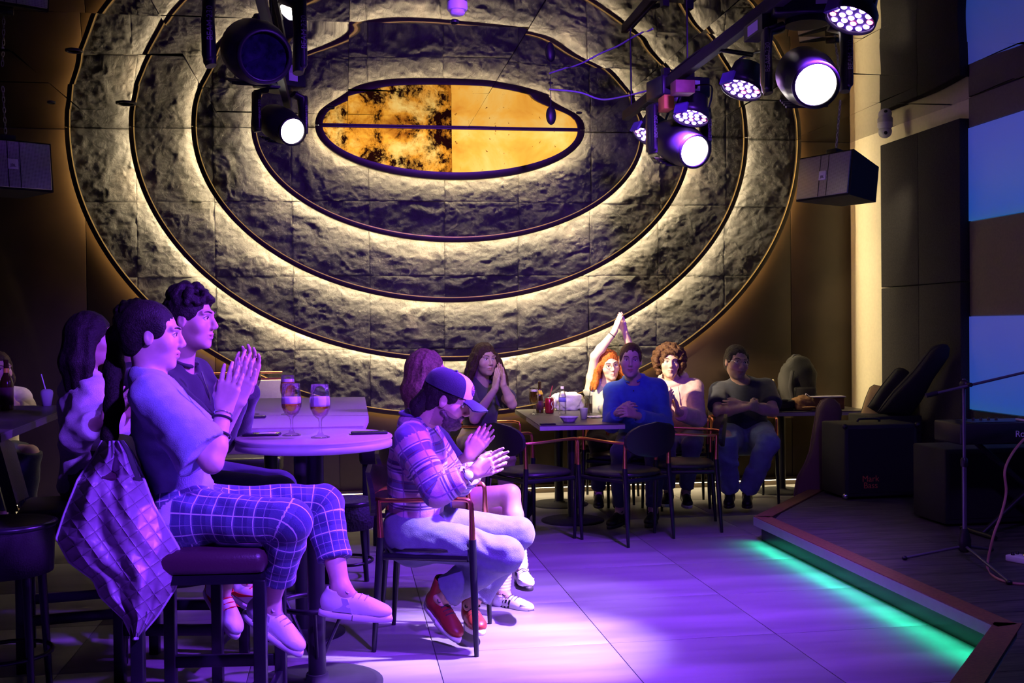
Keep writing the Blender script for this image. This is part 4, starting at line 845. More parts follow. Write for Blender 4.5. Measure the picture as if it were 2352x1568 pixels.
for (r, z) in [(0.0, 0.0), (0.042, 0.0), (0.050, 0.012), (0.068, 0.036), (0.073, 0.040), (0.070, 0.039), (0.048, 0.014), (0.0, 0.006)]: g.append([((r+(0.0018*math.cos(12*a) if 0.045 < r < 0.07 else 0))*math.cos(a), (r+(0.0018*math.cos(12*a) if 0.045 < r < 0.07 else 0))*math.sin(a), z) for a in np.linspace(0, 2*math.pi, n+1)])
MB().surf(g).build('bowl', m_wplast, t)
for k in range(5): MB().ell((0.03*math.cos(k*1.3), 0.03*math.sin(k*1.3), 0.022), (0.012, 0.009, 0.007), 8, 6).build('snack', mat('snack_crisp', (0.45, 0.25, 0.08), 0.7, noise=0.1), t)
p = onz(1370, 958, TZ); t = thing('paper_napkin', 'crumpled pale napkin under the cups on the table', 'napkin', (p[0], p[1], TZ+0.0005), 0.2)
u = np.linspace(-0.075, 0.075, 16); U, V = np.meshgrid(u, u, indexing='ij'); Zn = 0.004+0.006*np.abs(vn(np.stack([U*40, V*40, U*0], -1), 5))
MB().surf(np.stack([U, V, Zn], -1)).surf(np.stack([U, V, Zn-0.002], -1)[:, ::-1]).build('sheet', mat('napkin_paper', (0.75, 0.73, 0.78), 0.9, noise=0.03), t)
p = onz(1258, 975, TZ); tag(MB().box(p[0]-0.055, p[0]+0.055, p[1]-0.03, p[1]+0.03, TZ+0.0005, TZ+0.009, 0.003).build('mobile_phone', m_matblack), 'dark phone at the near left corner of the charcoal table', 'phone')
# --- left table
lathe_thing('wine_bottle', 'tall dark green bottle on the dark table at the left edge', 'bottle', 16, 942, 1.03, [('body', [(0, 0), (0.034, 0), (0.036, 0.01), (0.036, 0.15), (0.03, 0.175), (0.015, 0.21), (0.0135, 0.27), (0.0155, 0.272), (0.0155, 0.286), (0, 0.286)], m_bottle), ('label', [(0.0363, 0.03), (0.0366, 0.03), (0.0366, 0.13), (0.0363, 0.13)], m_blabel), ('neck_foil', [(0.0155, 0.212), (0.0142, 0.24)], m_yel)], 1.0)
t = lathe_thing('plastic_cup', 'clear cup with a straw on the dark table at the left', 'cup', 108, 932, 1.03, [('cup', [(0, 0), (0.025, 0), (0.036, 0.075), (0.033, 0.09), (0.02, 0.10), (0.018, 0.10), (0.034, 0.075), (0.024, 0.002), (0, 0.002)], MT['frosted_plastic'])], 1.0)
MB().tube([(0.015, 0, 0.01), (-0.03, 0, 0.19)], 0.0035, 8).build('straw', m_white, t)
lump('backpack', 'dark bag lying on the floor under the charcoal table', 'bag', (1.20, 8.0, 0.0), (0.20, 0.17, 0.16), m_blackbag, 31, 0.2)
# ================================================================= people: implicit surfaces meshed with surface nets
def nrm(v): v = np.asarray(v, float); return v/(np.linalg.norm(v)+1e-9)
class Sdf:
    def __init__(s): s.p = []; s.cuts = []; s.disp = None
    def cone(s, a, b, ra, rb, k=0.03, op='u', flat=False): s.p.append(('c', np.array(a, float), np.array(b, float), ra, rb, k, op, flat)); return s
    def ell(s, c, R, r, k=0.03, op='u'): s.p.append(('e', np.array(c, float), np.array(R, float), np.array(r, float), k, op)); return s
    def chain(s, pts, rr, k=0.02):
        for i in range(len(pts)-1): s.cone(pts[i], pts[i+1], rr[i], rr[i+1], k)
        return s
    def cut(s, pt, n): s.cuts.append((np.array(pt, float), nrm(n))); return s     # keeps the side the normal points away from
    def bbox(s, pad=0.02):
        lo = np.full(3, 1e9); hi = -lo
        for q in s.p:
            if q[0] == 'c' and q[6] == 'u':
                r = max(q[3], q[4]); lo = np.minimum(lo, np.minimum(q[1], q[2])-r); hi = np.maximum(hi, np.maximum(q[1], q[2])+r)
            elif q[0] == 'e' and q[5] == 'u':
                r = q[3].max(); lo = np.minimum(lo, q[1]-r); hi = np.maximum(hi, q[1]+r)
        return lo-pad, hi+pad
    def field(s, lo, hi, h):
        n = np.maximum(np.ceil((hi-lo)/h).astype(int)+1, 3); F = np.full(n, 0.08, np.float32)
        ax = [(lo[i]+h*np.arange(n[i])).astype(np.float32) for i in range(3)]
        for q in s.p:
            if q[0] == 'c':
                r = max(q[3], q[4]); k, op = q[5], q[6]; mn = np.minimum(q[1], q[2])-r; mx = np.maximum(q[1], q[2])+r
            else:
                r = q[3].max(); k, op = q[4], q[5]; ext = np.abs(q[2]) @ q[3]; mn = q[1]-ext; mx = q[1]+ext
            pad = k+2.5*h; i0 = np.clip(((mn-pad-lo)/h).astype(int), 0, n); i1 = np.clip(((mx+pad-lo)/h).astype(int)+2, 0, n)
            if (i1-i0).min() <= 0: continue
            X = ax[0][i0[0]:i1[0], None, None]; Y = ax[1][None, i0[1]:i1[1], None]; Z = ax[2][None, None, i0[2]:i1[2]]
            if q[0] == 'c':
                a, b = q[1], q[2]; ab = b-a; L2 = float(ab@ab)+1e-12
                dx, dy, dz = X-a[0], Y-a[1], Z-a[2]; tt = (dx*ab[0]+dy*ab[1]+dz*ab[2])/L2; t = np.clip(tt, 0, 1)
                d = np.sqrt((dx-t*ab[0])**2+(dy-t*ab[1])**2+(dz-t*ab[2])**2)-(q[3]+t*(q[4]-q[3]))
                if q[7]: d = np.maximum(d, (tt-1)*math.sqrt(L2))
            else:
                c, R, rr = q[1], q[2], q[3]; dx, dy, dz = X-c[0], Y-c[1], Z-c[2]
                l = [(dx*R[0, i]+dy*R[1, i]+dz*R[2, i]) for i in range(3)]
                k0 = np.sqrt(sum((l[i]/rr[i])**2 for i in range(3))); k1 = np.sqrt(sum((l[i]/rr[i]**2)**2 for i in range(3)))
                d = k0*(k0-1)/(k1+1e-6)
            f = F[i0[0]:i1[0], i0[1]:i1[1], i0[2]:i1[2]]
            if op == 'u': w = np.maximum(k-np.abs(f-d), 0); F[i0[0]:i1[0], i0[1]:i1[1], i0[2]:i1[2]] = np.minimum(f, d)-w*w/(4*k+1e-9)
            else: w = np.maximum(k-np.abs(f+d), 0); F[i0[0]:i1[0], i0[1]:i1[1], i0[2]:i1[2]] = np.maximum(f, -d)+w*w/(4*k+1e-9)
        if s.disp is not None:
            m = np.abs(F) < 0.03; ii = np.nonzero(m); P = np.stack([ax[0][ii[0]], ax[1][ii[1]], ax[2][ii[2]]], -1); F[m] += s.disp(P).astype(np.float32)
        for pt, nn in s.cuts:
            d = (ax[0][:, None, None]-pt[0])*nn[0]+(ax[1][None, :, None]-pt[1])*nn[1]+(ax[2][None, None, :]-pt[2])*nn[2]; F = np.maximum(F, d.astype(np.float32))
        return F
    def mesh(s, h, lo=None, hi=None, skip=()):
        if lo is None: lo, hi = s.bbox()
        F = s.field(np.array(lo), np.array(hi), h); V, Q = snets(F, np.array(lo), h)
        for (a, b) in skip:
            ins = np.all((V > a+h*0.6) & (V < b-h*0.6), 1); Q = Q[~ins[Q].all(1)]
        if skip and len(Q): u = np.unique(Q); m = -np.ones(len(V), int); m[u] = np.arange(len(u)); V = V[u]; Q = m[Q]
        return V, Q
def snets(F, lo, h):
    I = F < 0; n = np.array(F.shape)
    c = np.zeros(n-1, np.int8)
    for a in (0, 1):
        for b in (0, 1):
            for d in (0, 1): c += I[a:n[0]-1+a, b:n[1]-1+b, d:n[2]-1+d]
    act = (c > 0) & (c < 8); ii = np.nonzero(act); N = len(ii[0])
    idx = np.full(n-1, -1, np.int32); idx[ii] = np.arange(N)
    g = {(a, b, d): F[ii[0]+a, ii[1]+b, ii[2]+d] for a in (0, 1) for b in (0, 1) for d in (0, 1)}
    acc = np.zeros((N, 3)); cnt = np.zeros(N)
    for k0 in g:
        for axis in range(3):
            if k0[axis]: continue
            k1 = list(k0); k1[axis] = 1; k1 = tuple(k1); f0, f1 = g[k0], g[k1]; m = (f0 < 0) != (f1 < 0)
            t = np.where(m, f0/np.where(m, f0-f1, 1), 0); p = np.tile(np.array(k0, float), (N, 1)); p[:, axis] = t; acc += p*m[:, None]; cnt += m
    V = lo+h*(np.stack(ii, -1)+acc/np.maximum(cnt, 1)[:, None]); Q = []
    for axis in range(3):
        sl0 = [slice(None)]*3; sl1 = [slice(None)]*3; sl0[axis] = slice(0, -1); sl1[axis] = slice(1, None)
        ch = I[tuple(sl0)] != I[tuple(sl1)]; e = np.array(np.nonzero(ch)).T
        o1, o2 = [(1, 2), (2, 0), (0, 1)][axis]
        ok = (e[:, o1] > 0) & (e[:, o2] > 0) & (e[:, o1] < n[o1]-1) & (e[:, o2] < n[o2]-1); e = e[ok]
        if not len(e): continue
        fl = I[e[:, 0], e[:, 1], e[:, 2]]
        def at(d1, d2): q = e.copy(); q[:, o1] -= d1; q[:, o2] -= d2; return idx[q[:, 0], q[:, 1], q[:, 2]]
        q = np.stack([at(1, 1), at(0, 1), at(0, 0), at(1, 0)], -1); q[~fl] = q[~fl][:, ::-1]; Q.append(q)
    Q = np.concatenate(Q) if Q else np.zeros((0, 4), int); Q = Q[(Q >= 0).all(1)]
    return V, Q
def merge(parts):
    V = []; Q = []; n = 0
    for v, q in parts: V.append(v); Q.append(q+n); n += len(v)
    return np.concatenate(V), np.concatenate(Q)
# ---------------------------------------------------------------- materials for people
def cloth(name, col, rough=0.85, bump=0.25, bscale=260, sheen=0.2): return mat(name, col, rough, noise=0.12, nscale=25, bump=bump, bscale=bscale, sheen=sheen)
def attr_mat(name, rough=0.5):
    if name in MT: return MT[name]
    m = mat(name, (0.5, 0.5, 0.5), rough); nt, N, L, b = nodes(m); a = N.new('ShaderNodeAttribute'); a.attribute_name = 'col'
    n = N.new('ShaderNodeTexNoise'); n.inputs['Scale'].default_value = 45; tc = N.new('ShaderNodeTexCoord'); L.new(tc.outputs['Object'], n.inputs['Vector'])
    r = N.new('ShaderNodeMapRange'); r.inputs[3].default_value = 0.88; r.inputs[4].default_value = 1.1; L.new(n.outputs['Fac'], r.inputs[0])
    mx = N.new('ShaderNodeMix'); mx.data_type = 'RGBA'; mx.blend_type = 'MULTIPLY'; mx.inputs[0].default_value = 1; L.new(a.outputs['Color'], mx.inputs[6]); L.new(r.outputs[0], mx.inputs[7])
    L.new(mx.outputs[2], b.inputs['Base Color']); b.inputs['Subsurface Weight'].default_value = 0.12; b.inputs['Subsurface Radius'].default_value = (0.02, 0.008, 0.004); b.inputs['Subsurface Scale'].default_value = 0.4; return m
m_skin = attr_mat('skin', 0.48)
def pattern_mat(name, base, lines, rough=0.8):
    """woven pattern driven by the garment's own (around, along) coordinates in metres: lines = [(axis, period, width, offset, colour)]"""
    m = mat(name, base, rough, sheen=0.2); nt, N, L, b = nodes(m); a = N.new('ShaderNodeAttribute'); a.attribute_name = 'cuv'; sp = N.new('ShaderNodeSeparateXYZ'); L.new(a.outputs['Vector'], sp.inputs[0])
    rgb = N.new('ShaderNodeRGB'); rgb.outputs[0].default_value = (*base, 1); cur = rgb.outputs[0]
    for ax_, per, wd_, off, col in lines:
        ad = N.new('ShaderNodeMath'); ad.operation = 'ADD'; ad.inputs[1].default_value = off+50*per; L.new(sp.outputs[ax_], ad.inputs[0])
        md = N.new('ShaderNodeMath'); md.operation = 'MODULO'; md.inputs[1].default_value = per; L.new(ad.outputs[0], md.inputs[0])
        lt = N.new('ShaderNodeMath'); lt.operation = 'LESS_THAN'; lt.inputs[1].default_value = wd_; L.new(md.outputs[0], lt.inputs[0])
        mx = N.new('ShaderNodeMix'); mx.data_type = 'RGBA'; mx.blend_type = 'ADD' if len(col) == 4 else 'MIX'; L.new(lt.outputs[0], mx.inputs[0]); L.new(cur, mx.inputs[6]); mx.inputs[7].default_value = (*col[:3], 1); cur = mx.outputs[2]
    L.new(cur, b.inputs['Base Color']); n2 = N.new('ShaderNodeTexNoise'); n2.inputs['Scale'].default_value = 250; tc = N.new('ShaderNodeTexCoord'); L.new(tc.outputs['Object'], n2.inputs['Vector'])
    bp = N.new('ShaderNodeBump'); bp.inputs['Strength'].default_value = 0.25; bp.inputs['Distance'].default_value = 0.004; L.new(n2.outputs['Fac'], bp.inputs['Height']); L.new(bp.outputs[0], b.inputs['Normal']); return m
def hair_mat(name, col):
    m = mat(name, col, 0.55, noise=0.45, nscale=90, bump=0.5, bscale=180); nodes(m)[3].inputs['Specular IOR Level'].default_value = 0.22; return m
m_eyew = mat('eye_white', (0.75, 0.72, 0.70), 0.25, noise=0.02); m_iris = mat('dark_iris', (0.04, 0.025, 0.02), 0.15, noise=0.1)
# ---------------------------------------------------------------- skeleton to meshes
class Body: pass
def rot_head(yaw, pitch, roll):
    y, p, r = [math.radians(v) for v in (yaw, pitch, roll)]
    f = np.array([math.cos(y)*math.cos(p), math.sin(y)*math.cos(p), -math.sin(p)]); rt = np.array([math.sin(y), -math.cos(y), 0]); u = np.cross(rt, f)
    rt2 = rt*math.cos(r)+u*math.sin(r); u2 = np.cross(rt2, f); return np.stack([rt2, f, u2], 1)       # columns: right, forward, up
def px3(t): return W(*t) if len(t) == 3 else np.array(t[1:], float)
def head_sdf(S, c, R, k=1.0, fem=False):
    L = lambda x, y, z: c+R@np.array([x, y, z])*k
    S.ell(L(0, -0.017, 0.030), R, np.array([0.074, 0.094, 0.086])*k, 0.02)
    S.ell(L(0, 0.024, -0.030), R, np.array([0.060, 0.064, 0.084])*k, 0.03*k)
    S.ell(L(0, 0.034, -0.072), R, np.array([0.044 if fem else 0.049, 0.044, 0.034])*k, 0.025*k)
    S.cone(L(-0.008, 0.068, -0.098), L(0.008, 0.068, -0.098), 0.014*k, 0.014*k, 0.02*k)
    for s in (1, -1):
        S.ell(L(s*0.040, 0.050, -0.024), R, np.array([0.026, 0.028, 0.026])*k, 0.02*k)
        S.cone(L(s*0.008, 0.086, 0.030), L(s*0.046, 0.070, 0.030), 0.008*k, 0.008*k, 0.012*k)
        S.ell(L(s*0.031, 0.098, 0.010), R, np.array([0.018, 0.020, 0.012])*k, 0.010*k, 's')
        S.ell(L(s*0.075, -0.006, -0.004), R, np.array([0.009, 0.018, 0.029])*k, 0.006*k)
        S.ell(L(s*0.086, 0.000, 0.002), R, np.array([0.006, 0.011, 0.018])*k, 0.006*k, 's')
        S.cone(L(s*0.009, 0.096, -0.030), L(s*0.010, 0.090, -0.030), 0.0075*k, 0.006*k, 0.006*k)
    S.cone(L(0, 0.083, 0.022), L(0, 0.105, -0.022), 0.0075*k, 0.0105*k, 0.012*k)
    S.cone(L(-0.018, 0.080, -0.056), L(0, 0.089, -0.054), 0.0055*k, 0.0068*k, 0.006*k).cone(L(0.018, 0.080, -0.056), L(0, 0.089, -0.054), 0.0055*k, 0.0068*k, 0.006*k)
    S.cone(L(-0.015, 0.079, -0.066), L(0, 0.086, -0.067), 0.0055*k, 0.0075*k, 0.006*k).cone(L(0.015, 0.079, -0.066), L(0, 0.086, -0.067), 0.0055*k, 0.0075*k, 0.006*k)
    S.cone(L(-0.019, 0.086, -0.061), L(0.019, 0.086, -0.061), 0.0022*k, 0.0022*k, 0.004*k, 's')
def hand_sdf(S, w, d, n, side, curl=0.25, spread=1.0, k=1.0):
    """palm and five fingers: w wrist, d finger direction, n palm normal, side +1 right hand / -1 left"""
    d = nrm(d); n = nrm(np.asarray(n)-d*np.dot(n, d)); t = np.cross(d, n)*side; w = np.asarray(w, float)
    kn = []
    for j, (o, L0, lo) in enumerate(((0.031, 0.086, 0.072), (0.0105, 0.091, 0.080), (-0.010, 0.087, 0.074), (-0.029, 0.079, 0.058))):
        b = w+(d*L0+t*o)*k; S.cone(w+t*o*0.55*k+d*0.012*k, b, 0.0155*k, 0.0125*k, 0.014*k)
        p = b; dr = nrm(d+t*(0.35*o/0.03*0.28*spread)); seg = [lo*0.44, lo*0.32, lo*0.26]; rr = [0.0092, 0.0082, 0.0074, 0.0060]
        for i in range(3):
            ang = curl*(0.6, 1.1, 0.8)[i]; dr = nrm(dr*math.cos(ang)+n*math.sin(ang)); q = p+dr*seg[i]*k; S.cone(p, q, rr[i]*k, rr[i+1]*k, 0.0045*k); p = q
    b = w+(d*0.022+t*0.020)*k; p1 = w+(d*0.050+t*0.043+n*0.012)*k; p2 = w+(d*0.078+t*0.050+n*0.018)*k; p3 = w+(d*0.100+t*0.050+n*0.020)*k
    S.cone(b, p1, 0.0165*k, 0.0125*k, 0.012*k).cone(p1, p2, 0.011*k, 0.0095*k, 0.005*k).cone(p2, p3, 0.0095*k, 0.0068*k, 0.004*k)
def wrinkle(amp, seed, sc=(9, 9, 16), fold=True):
    def f(P):
        r = amp*fbm(P*np.array(sc)+seed, 3, seed)
        if fold: r = r+amp*0.9*np.sin((P[:, 2]*55+6*vn(P*6+seed, seed+5)+P[:, 0]*18))*np.clip(vn(P*5+seed*2, seed+9)+0.2, 0, 1)
        return r
    return f
def build_person(name, label, sp):
    B = Body(); s = sp.get('s', 1.0); bulk = sp.get('bulk', 1.0)
    pel = px3(sp['pel']); neck = px3(sp['neck']); T = nrm(neck-pel); a = math.radians(sp['face']); fv = np.array([math.cos(a), math.sin(a), 0]); fv = nrm(fv-T*np.dot(fv, T)); rv = np.cross(fv, T)
    Ln = np.linalg.norm(neck-pel); sh = sp.get('sh', 0.175)
    sa = sp.get('shrug', (0, 0))
    SR = neck-T*0.062+rv*sh+T*sa[0]; SL = neck-T*0.062-rv*sh+T*sa[1]
    ER, WR_ = px3(sp['R'][0]), px3(sp['R'][1]); EL, WL_ = px3(sp['L'][0]), px3(sp['L'][1])
    HR = pel+rv*0.088*bulk; HL = pel-rv*0.088*bulk
    KR, AR, TR = [px3(q) for q in sp['RK']]; KL, AL, TL = [px3(q) for q in sp['LK']]
    hd = sp['head']; R = rot_head(*hd[1]); hc = px3(hd[0]); hk = sp.get('hs', 1.0)
    if PLAN: print(name, label[:30], 'torso %.2f sh-el %.2f/%.2f fore %.2f/%.2f thigh %.2f/%.2f shin %.2f/%.2f neck-head %.2f pelz %.2f ankz %.2f/%.2f toez %.2f/%.2f' % (Ln, *[np.linalg.norm(x-y) for x, y in ((SR, ER), (SL, EL), (ER, WR_), (EL, WL_), (HR, KR), (HL, KL), (KR, AR), (KL, AL), (neck, hc))], pel[2], AR[2], AL[2], TR[2], TL[2]))
    root = thing('person', label, 'person', (pel[0], pel[1], 0)); org = np.array([pel[0], pel[1], 0.0]); h = sp.get('h', 0.010); hh = sp.get('hh', 0.0045)
    F3 = np.stack([rv, fv, T], 1)
    def torso(S, o, b=1.0):
        b = b*bulk
        S.ell(pel+T*0.00, F3, np.array([0.150*b+o, 0.112*b+o, 0.125+o]), 0.05)
        S.ell(pel+T*Ln*0.32+fv*0.008*b, F3, np.array([0.132*b+o, 0.100*b+o, 0.14+o]), 0.06)
        S.ell(pel+T*Ln*0.63+fv*0.006, F3, np.array([0.152*b+o, 0.106*b+o, 0.165+o]), 0.06)
        S.cone(SR-T*0.02, SL-T*0.02, 0.040*b**0.5+o*0.8, 0.040*b**0.5+o*0.8, 0.06)
        for q in (SR, SL): S.cone(neck+T*0.005-fv*0.01, q-T*0.005, 0.046+o*0.6, 0.038+o*0.8, 0.05)
        if sp.get('fem'):
            for sg in (1, -1): S.ell(pel+T*Ln*0.60+fv*0.085+rv*sg*0.065, F3, np.array([0.055+o*0.5, 0.045+o*0.5, 0.055+o*0.5]), 0.05)
    # ---- skin
    S = Sdf(); torso(S, -0.014)
    S.cone(neck-T*0.02-fv*0.005, hc+R@np.array([0, -0.025, -0.05])*hk, 0.060 if not sp.get('fem') else 0.052, 0.054*hk, 0.03)
    ab = 0.5+0.5*bulk
    for sh_, e_, w_ in ((SR, ER, WR_), (SL, EL, WL_)):
        S.cone(sh_, sh_+(e_-sh_)*0.35, 0.050*ab, 0.047*ab, 0.03).cone(sh_+(e_-sh_)*0.35, e_, 0.047*ab, 0.037*ab, 0.02); m_ = e_+(w_-e_)*0.3; S.cone(e_, m_, 0.037*ab, 0.040*ab, 0.02).cone(m_, w_, 0.040*ab, 0.0255, 0.02)
    lb = sp.get('legs', 1.0)
    for h_, k_, a_ in ((HR, KR, AR), (HL, KL, AL)):
        S.cone(h_, k_, 0.082*lb*bulk**0.5, 0.054*lb, 0.04); m_ = k_+(a_-k_)*0.30; S.cone(k_, m_, 0.052*lb, 0.053*lb, 0.02).cone(m_, a_, 0.053*lb, 0.034*lb, 0.02)
    for a_, t_ in ((AR, TR), (AL, TL)):
        bs, Rf = foot_axes(a_, t_); S.cone(a_, bs+Rf@np.array([0, -0.02, 0.01]), 0.033, 0.026, 0.02).cone(a_, bs+Rf@np.array([0, 0.10, -0.005]), 0.030, 0.016, 0.02)
    hr = sp.get('hr', ((0, 0, 1), (0, 1, 0), 0.2)); hl = sp.get('hl', ((0, 0, 1), (0, -1, 0), 0.2))
    hnd = sp.get('hand', 1.0)
    hand_sdf(S, WR_, hr[0], hr[1], 1, hr[2], 1.0, hnd); hand_sdf(S, WL_, hl[0], hl[1], -1, hl[2], 1.0, hnd)
    head_sdf(S, hc, R, hk, sp.get('fem'))
    fine = [(hc-0.155*hk, hc+0.155*hk)]
    for w_, d_ in ((WR_, hr[0]), (WL_, hl[0])): c_ = w_+nrm(d_)*0.085; fine.append((c_-0.135, c_+0.135))
    parts = [S.mesh(h, *S.bbox(), skip=fine)]; done = []
    for f in fine:
        parts.append(S.mesh(hh, f[0], f[1], skip=done)); done.append(f)
    V, Q = merge(parts); skin = np.array(sp.get('skin', (0.62, 0.40, 0.30)))
    col = np.tile(np.append(skin, 1.0), (len(V), 1)); loc = (V-hc)@R/hk
    lip = np.exp(-(((loc[:, 0])/0.021)**2)**2-((loc[:, 2]+0.0605)/0.0095)**4)*(loc[:, 1] > 0.07)
    col[:, :3] = col[:, :3]*(1-lip[:, None]*0.75)+np.array([0.45, 0.14, 0.13])*skin.mean()/0.44*lip[:, None]*0.75
    chk = np.exp(-((np.abs(loc[:, 0])-0.04)/0.022)**2-((loc[:, 2]+0.03)/0.025)**2)*(loc[:, 1] > 0.03); col[:, :3] *= 1-chk[:, None]*np.array([0.0, 0.16, 0.16])
    if sp.get('beard'):
        bd = ((loc[:, 2] < -0.035-0.3*np.clip(loc[:, 1]-0.03, 0, 1)) & (loc[:, 1] > -0.03) & (loc[:, 2] > -0.125) & (np.abs(loc[:, 0]) < 0.08))*(1-np.clip(lip*1.3, 0, 1)); col[:, :3] = col[:, :3]*(1-bd[:, None]*sp['beard'])+np.array(sp.get('beardc', (0.10, 0.07, 0.05)))*bd[:, None]*sp['beard']
    body = np_mesh('body', V-org, Q, m_skin, root, attrs={'col': ('FLOAT_COLOR', col)})
    L = lambda x, y, z: hc+R@np.array([x, y, z])*hk-org
    for sg in (1, -1):
        ey = MB().ell(L(sg*0.031, 0.0705, 0.009), (0.0125*hk,)*3, 12, 8).build('eye', m_eyew, root); MB().ell(L(sg*0.031, 0.0795, 0.009), (0.0056*hk,)*3, 10, 6).build('iris', m_iris, ey)
        eb = sp.get('browc', (0.06, 0.04, 0.03)); MB().tube(crom([L(sg*0.013, 0.0935, 0.030), L(sg*0.032, 0.088, 0.036), L(sg*0.050, 0.073, 0.031)], 4), [0.0030*hk]*8+[0.0018*hk], 6, flat=0.8).build('eyebrow', mat('brow_%.2f' % eb[0], eb, 0.7, noise=0.2), root)
        MB().tube(crom([L(sg*0.017, 0.082, 0.012), L(sg*0.031, 0.0845, 0.0175), L(sg*0.045, 0.075, 0.012)], 4), 0.0016*hk, 6).build('eyelid', mat('lash_dark', (0.12, 0.06, 0.05), 0.6, noise=0.1), root)
    # ---- garments
    segs = [(pel, neck, 0.12), (SR, ER, 0.05), (ER, WR_, 0.04), (SL, EL, 0.05), (EL, WL_, 0.04), (HR, KR, 0.08), (KR, AR, 0.05), (HL, KL, 0.08), (KL, AL, 0.05)]
    def limb(p, q, r):                                          # centre line rounded at the joint, so woven patterns flow over knee and elbow
        c = [p+(q-p)*t for t in np.linspace(0, 0.85, 8)[:-1]]; A_, C_ = p+(q-p)*0.85, q+(r-q)*0.15
        c += [(1-t)**2*A_+2*t*(1-t)*q+t*t*C_ for t in np.linspace(0, 1, 12)]+[q+(r-q)*t for t in np.linspace(0.15, 1, 8)[1:]]; return np.array(c)
    curves = [(np.array([pel+(neck-pel)*t for t in np.linspace(-0.3, 1.1, 12)]), rv, 0.12), (limb(SR, ER, WR_), None, 0.045), (limb(SL, EL, WL_), None, 0.045), (limb(HR, KR, AR), None, 0.07), (limb(HL, KL, AL), None, 0.07)]
    def cuv(P):
        best = np.full(len(P), 1e9); out = np.zeros((len(P), 3))
        for i, (C, e1, r) in enumerate(curves):
            if e1 is None: e1 = nrm(np.cross(C[6]-C[0], C[-1]-C[12])+1e-4)
            seg = C[1:]-C[:-1]; Ls = np.linalg.norm(seg, axis=1); cum = np.concatenate([[0], np.cumsum(Ls)]); bd = np.full(len(P), 1e9); bu = np.zeros(len(P)); bv = np.zeros(len(P))
            for j in range(len(seg)):
                ax_ = seg[j]/(Ls[j]+1e-9); t = np.clip((P-C[j])@ax_, 0, Ls[j]); dv = P-C[j]-ax_*t[:, None]; d = np.linalg.norm(dv, axis=1); m_ = d < bd
                e2 = np.cross(ax_, e1); bd[m_] = d[m_]; bu[m_] = np.arctan2(dv[m_]@e1, dv[m_]@e2)*r*1.25; bv[m_] = (cum[j]+t)[m_]
            bd = bd-r; m_ = bd < best; best[m_] = bd[m_]; out[m_, 0] = bu[m_]; out[m_, 1] = bv[m_]; out[m_, 2] = i
        return out
    def garment(nm, Sx, m, seed, amp=0.004, hx=None):
        Sx.disp = wrinkle(amp, seed) if amp else None; V, Q = Sx.mesh(hx or h); return np_mesh(nm, V-org, Q, m, root, attrs={'cuv': ('FLOAT_VECTOR', cuv(V))})
    B.__dict__.update(locals())
    tp = sp['top']; o = tp.get('o', 0.012); S = Sdf(); torso(S, o, tp.get('b', 1.0))
    for sh_, e_, w_ in ((SR, ER, WR_), (SL, EL, WL_)):
        fl_ = tp.get('flare', 1.0)
        if tp['sleeve'] > 1: S.cone(sh_, e_, 0.048*ab+o, 0.045*ab+o, 0.04).cone(e_, e_+(w_-e_)*(tp['sleeve']-1), 0.046*ab+o, (0.033+o)*fl_, 0.02, flat=True)
        elif tp['sleeve'] > 0: S.cone(sh_, sh_+(e_-sh_)*tp['sleeve'], 0.050*ab+o, (0.054*ab+o)*fl_, 0.04, flat=True)
    for sh_, e_, w_ in ((SR, ER, WR_), (SL, EL, WL_)):
        if tp['sleeve'] == 0: S.cone(sh_+T*0.02, sh_+(e_-sh_)*0.55, 0.055, 0.05, 0.02, 's')
    S.cone(neck+fv*0.025+T*0.02, neck+fv*0.035+T*0.16, tp.get('neckr', 0.066), 0.085, 0.012, 's')
    S.cut(pel+T*tp.get('hem', -0.02), -T)
    garment(tp['name'], S, tp['m'], tp.get('seed', 3), tp.get('amp', 0.004))
    if tp.get('collar'):
        c0 = neck+T*0.012-fv*0.004; pts = [c0+(rv*math.cos(q)*0.070+fv*math.sin(q)*0.066)+T*(0.028-0.035*max(0, math.sin(q)))for q in np.linspace(math.pi*0.5+0.35, math.pi*2.5-0.35, 22)]
        MB().tube([p-org for p in pts], 0.020, 8, flat=0.45, up=tuple(T)).build('collar', tp['m'], root)
    if tp.get('hood'):
        pts = [neck-fv*0.02+T*0.00+(rv*math.cos(q)*0.095+fv*math.sin(q)*0.085)+T*(0.02-0.03*math.sin(q)) for q in np.linspace(0, 2*math.pi, 29)[:-1]]
        MB().tube([p-org for p in pts], [0.034+0.012*max(0, -math.sin(q)) for q in np.linspace(0, 2*math.pi, 29)[:-1]], 12, closed=True).build('hood', tp['m'], root)
    bt = sp['bottom']; o = bt.get('o', 0.014)
    if bt.get('m'):
        S = Sdf(); S.ell(pel-T*0.02, F3, np.array([0.158*bulk+o, 0.120*bulk+o, 0.125+o]), 0.05); S.ell(pel+T*0.07, F3, np.array([0.140*bulk+o*0.6, 0.105*bulk+o*0.6, 0.10]), 0.05)
        for h_, k_, a_ in ((HR, KR, AR), (HL, KL, AL)):
            S.cone(h_, k_, (0.086*lb*bulk**0.5+o), (0.058*lb+o), 0.05)
            if bt['len'] > 1: e_ = k_+(a_-k_)*(bt['len']-1); S.cone(k_, k_+(e_-k_)*0.4, 0.057*lb+o, 0.055*lb+o, 0.03).cone(k_+(e_-k_)*0.4, e_, 0.055*lb+o, (0.044*lb+o)*bt.get('flare', 1), 0.02, flat=True)
        if bt['len'] < 1: S.p = S.p[:2]; [S.cone(h_, h_+(k_-h_)*bt['len'], 0.086*lb+o, 0.074*lb+o, 0.05, flat=True) for h_, k_ in ((HR, KR), (HL, KL))]
        S.cut(pel+T*bt.get('waist', 0.14), T); garment(bt['name'], S, bt['m'], bt.get('seed', 7), bt.get('amp', 0.005))
    shp = sp.get('shoe')
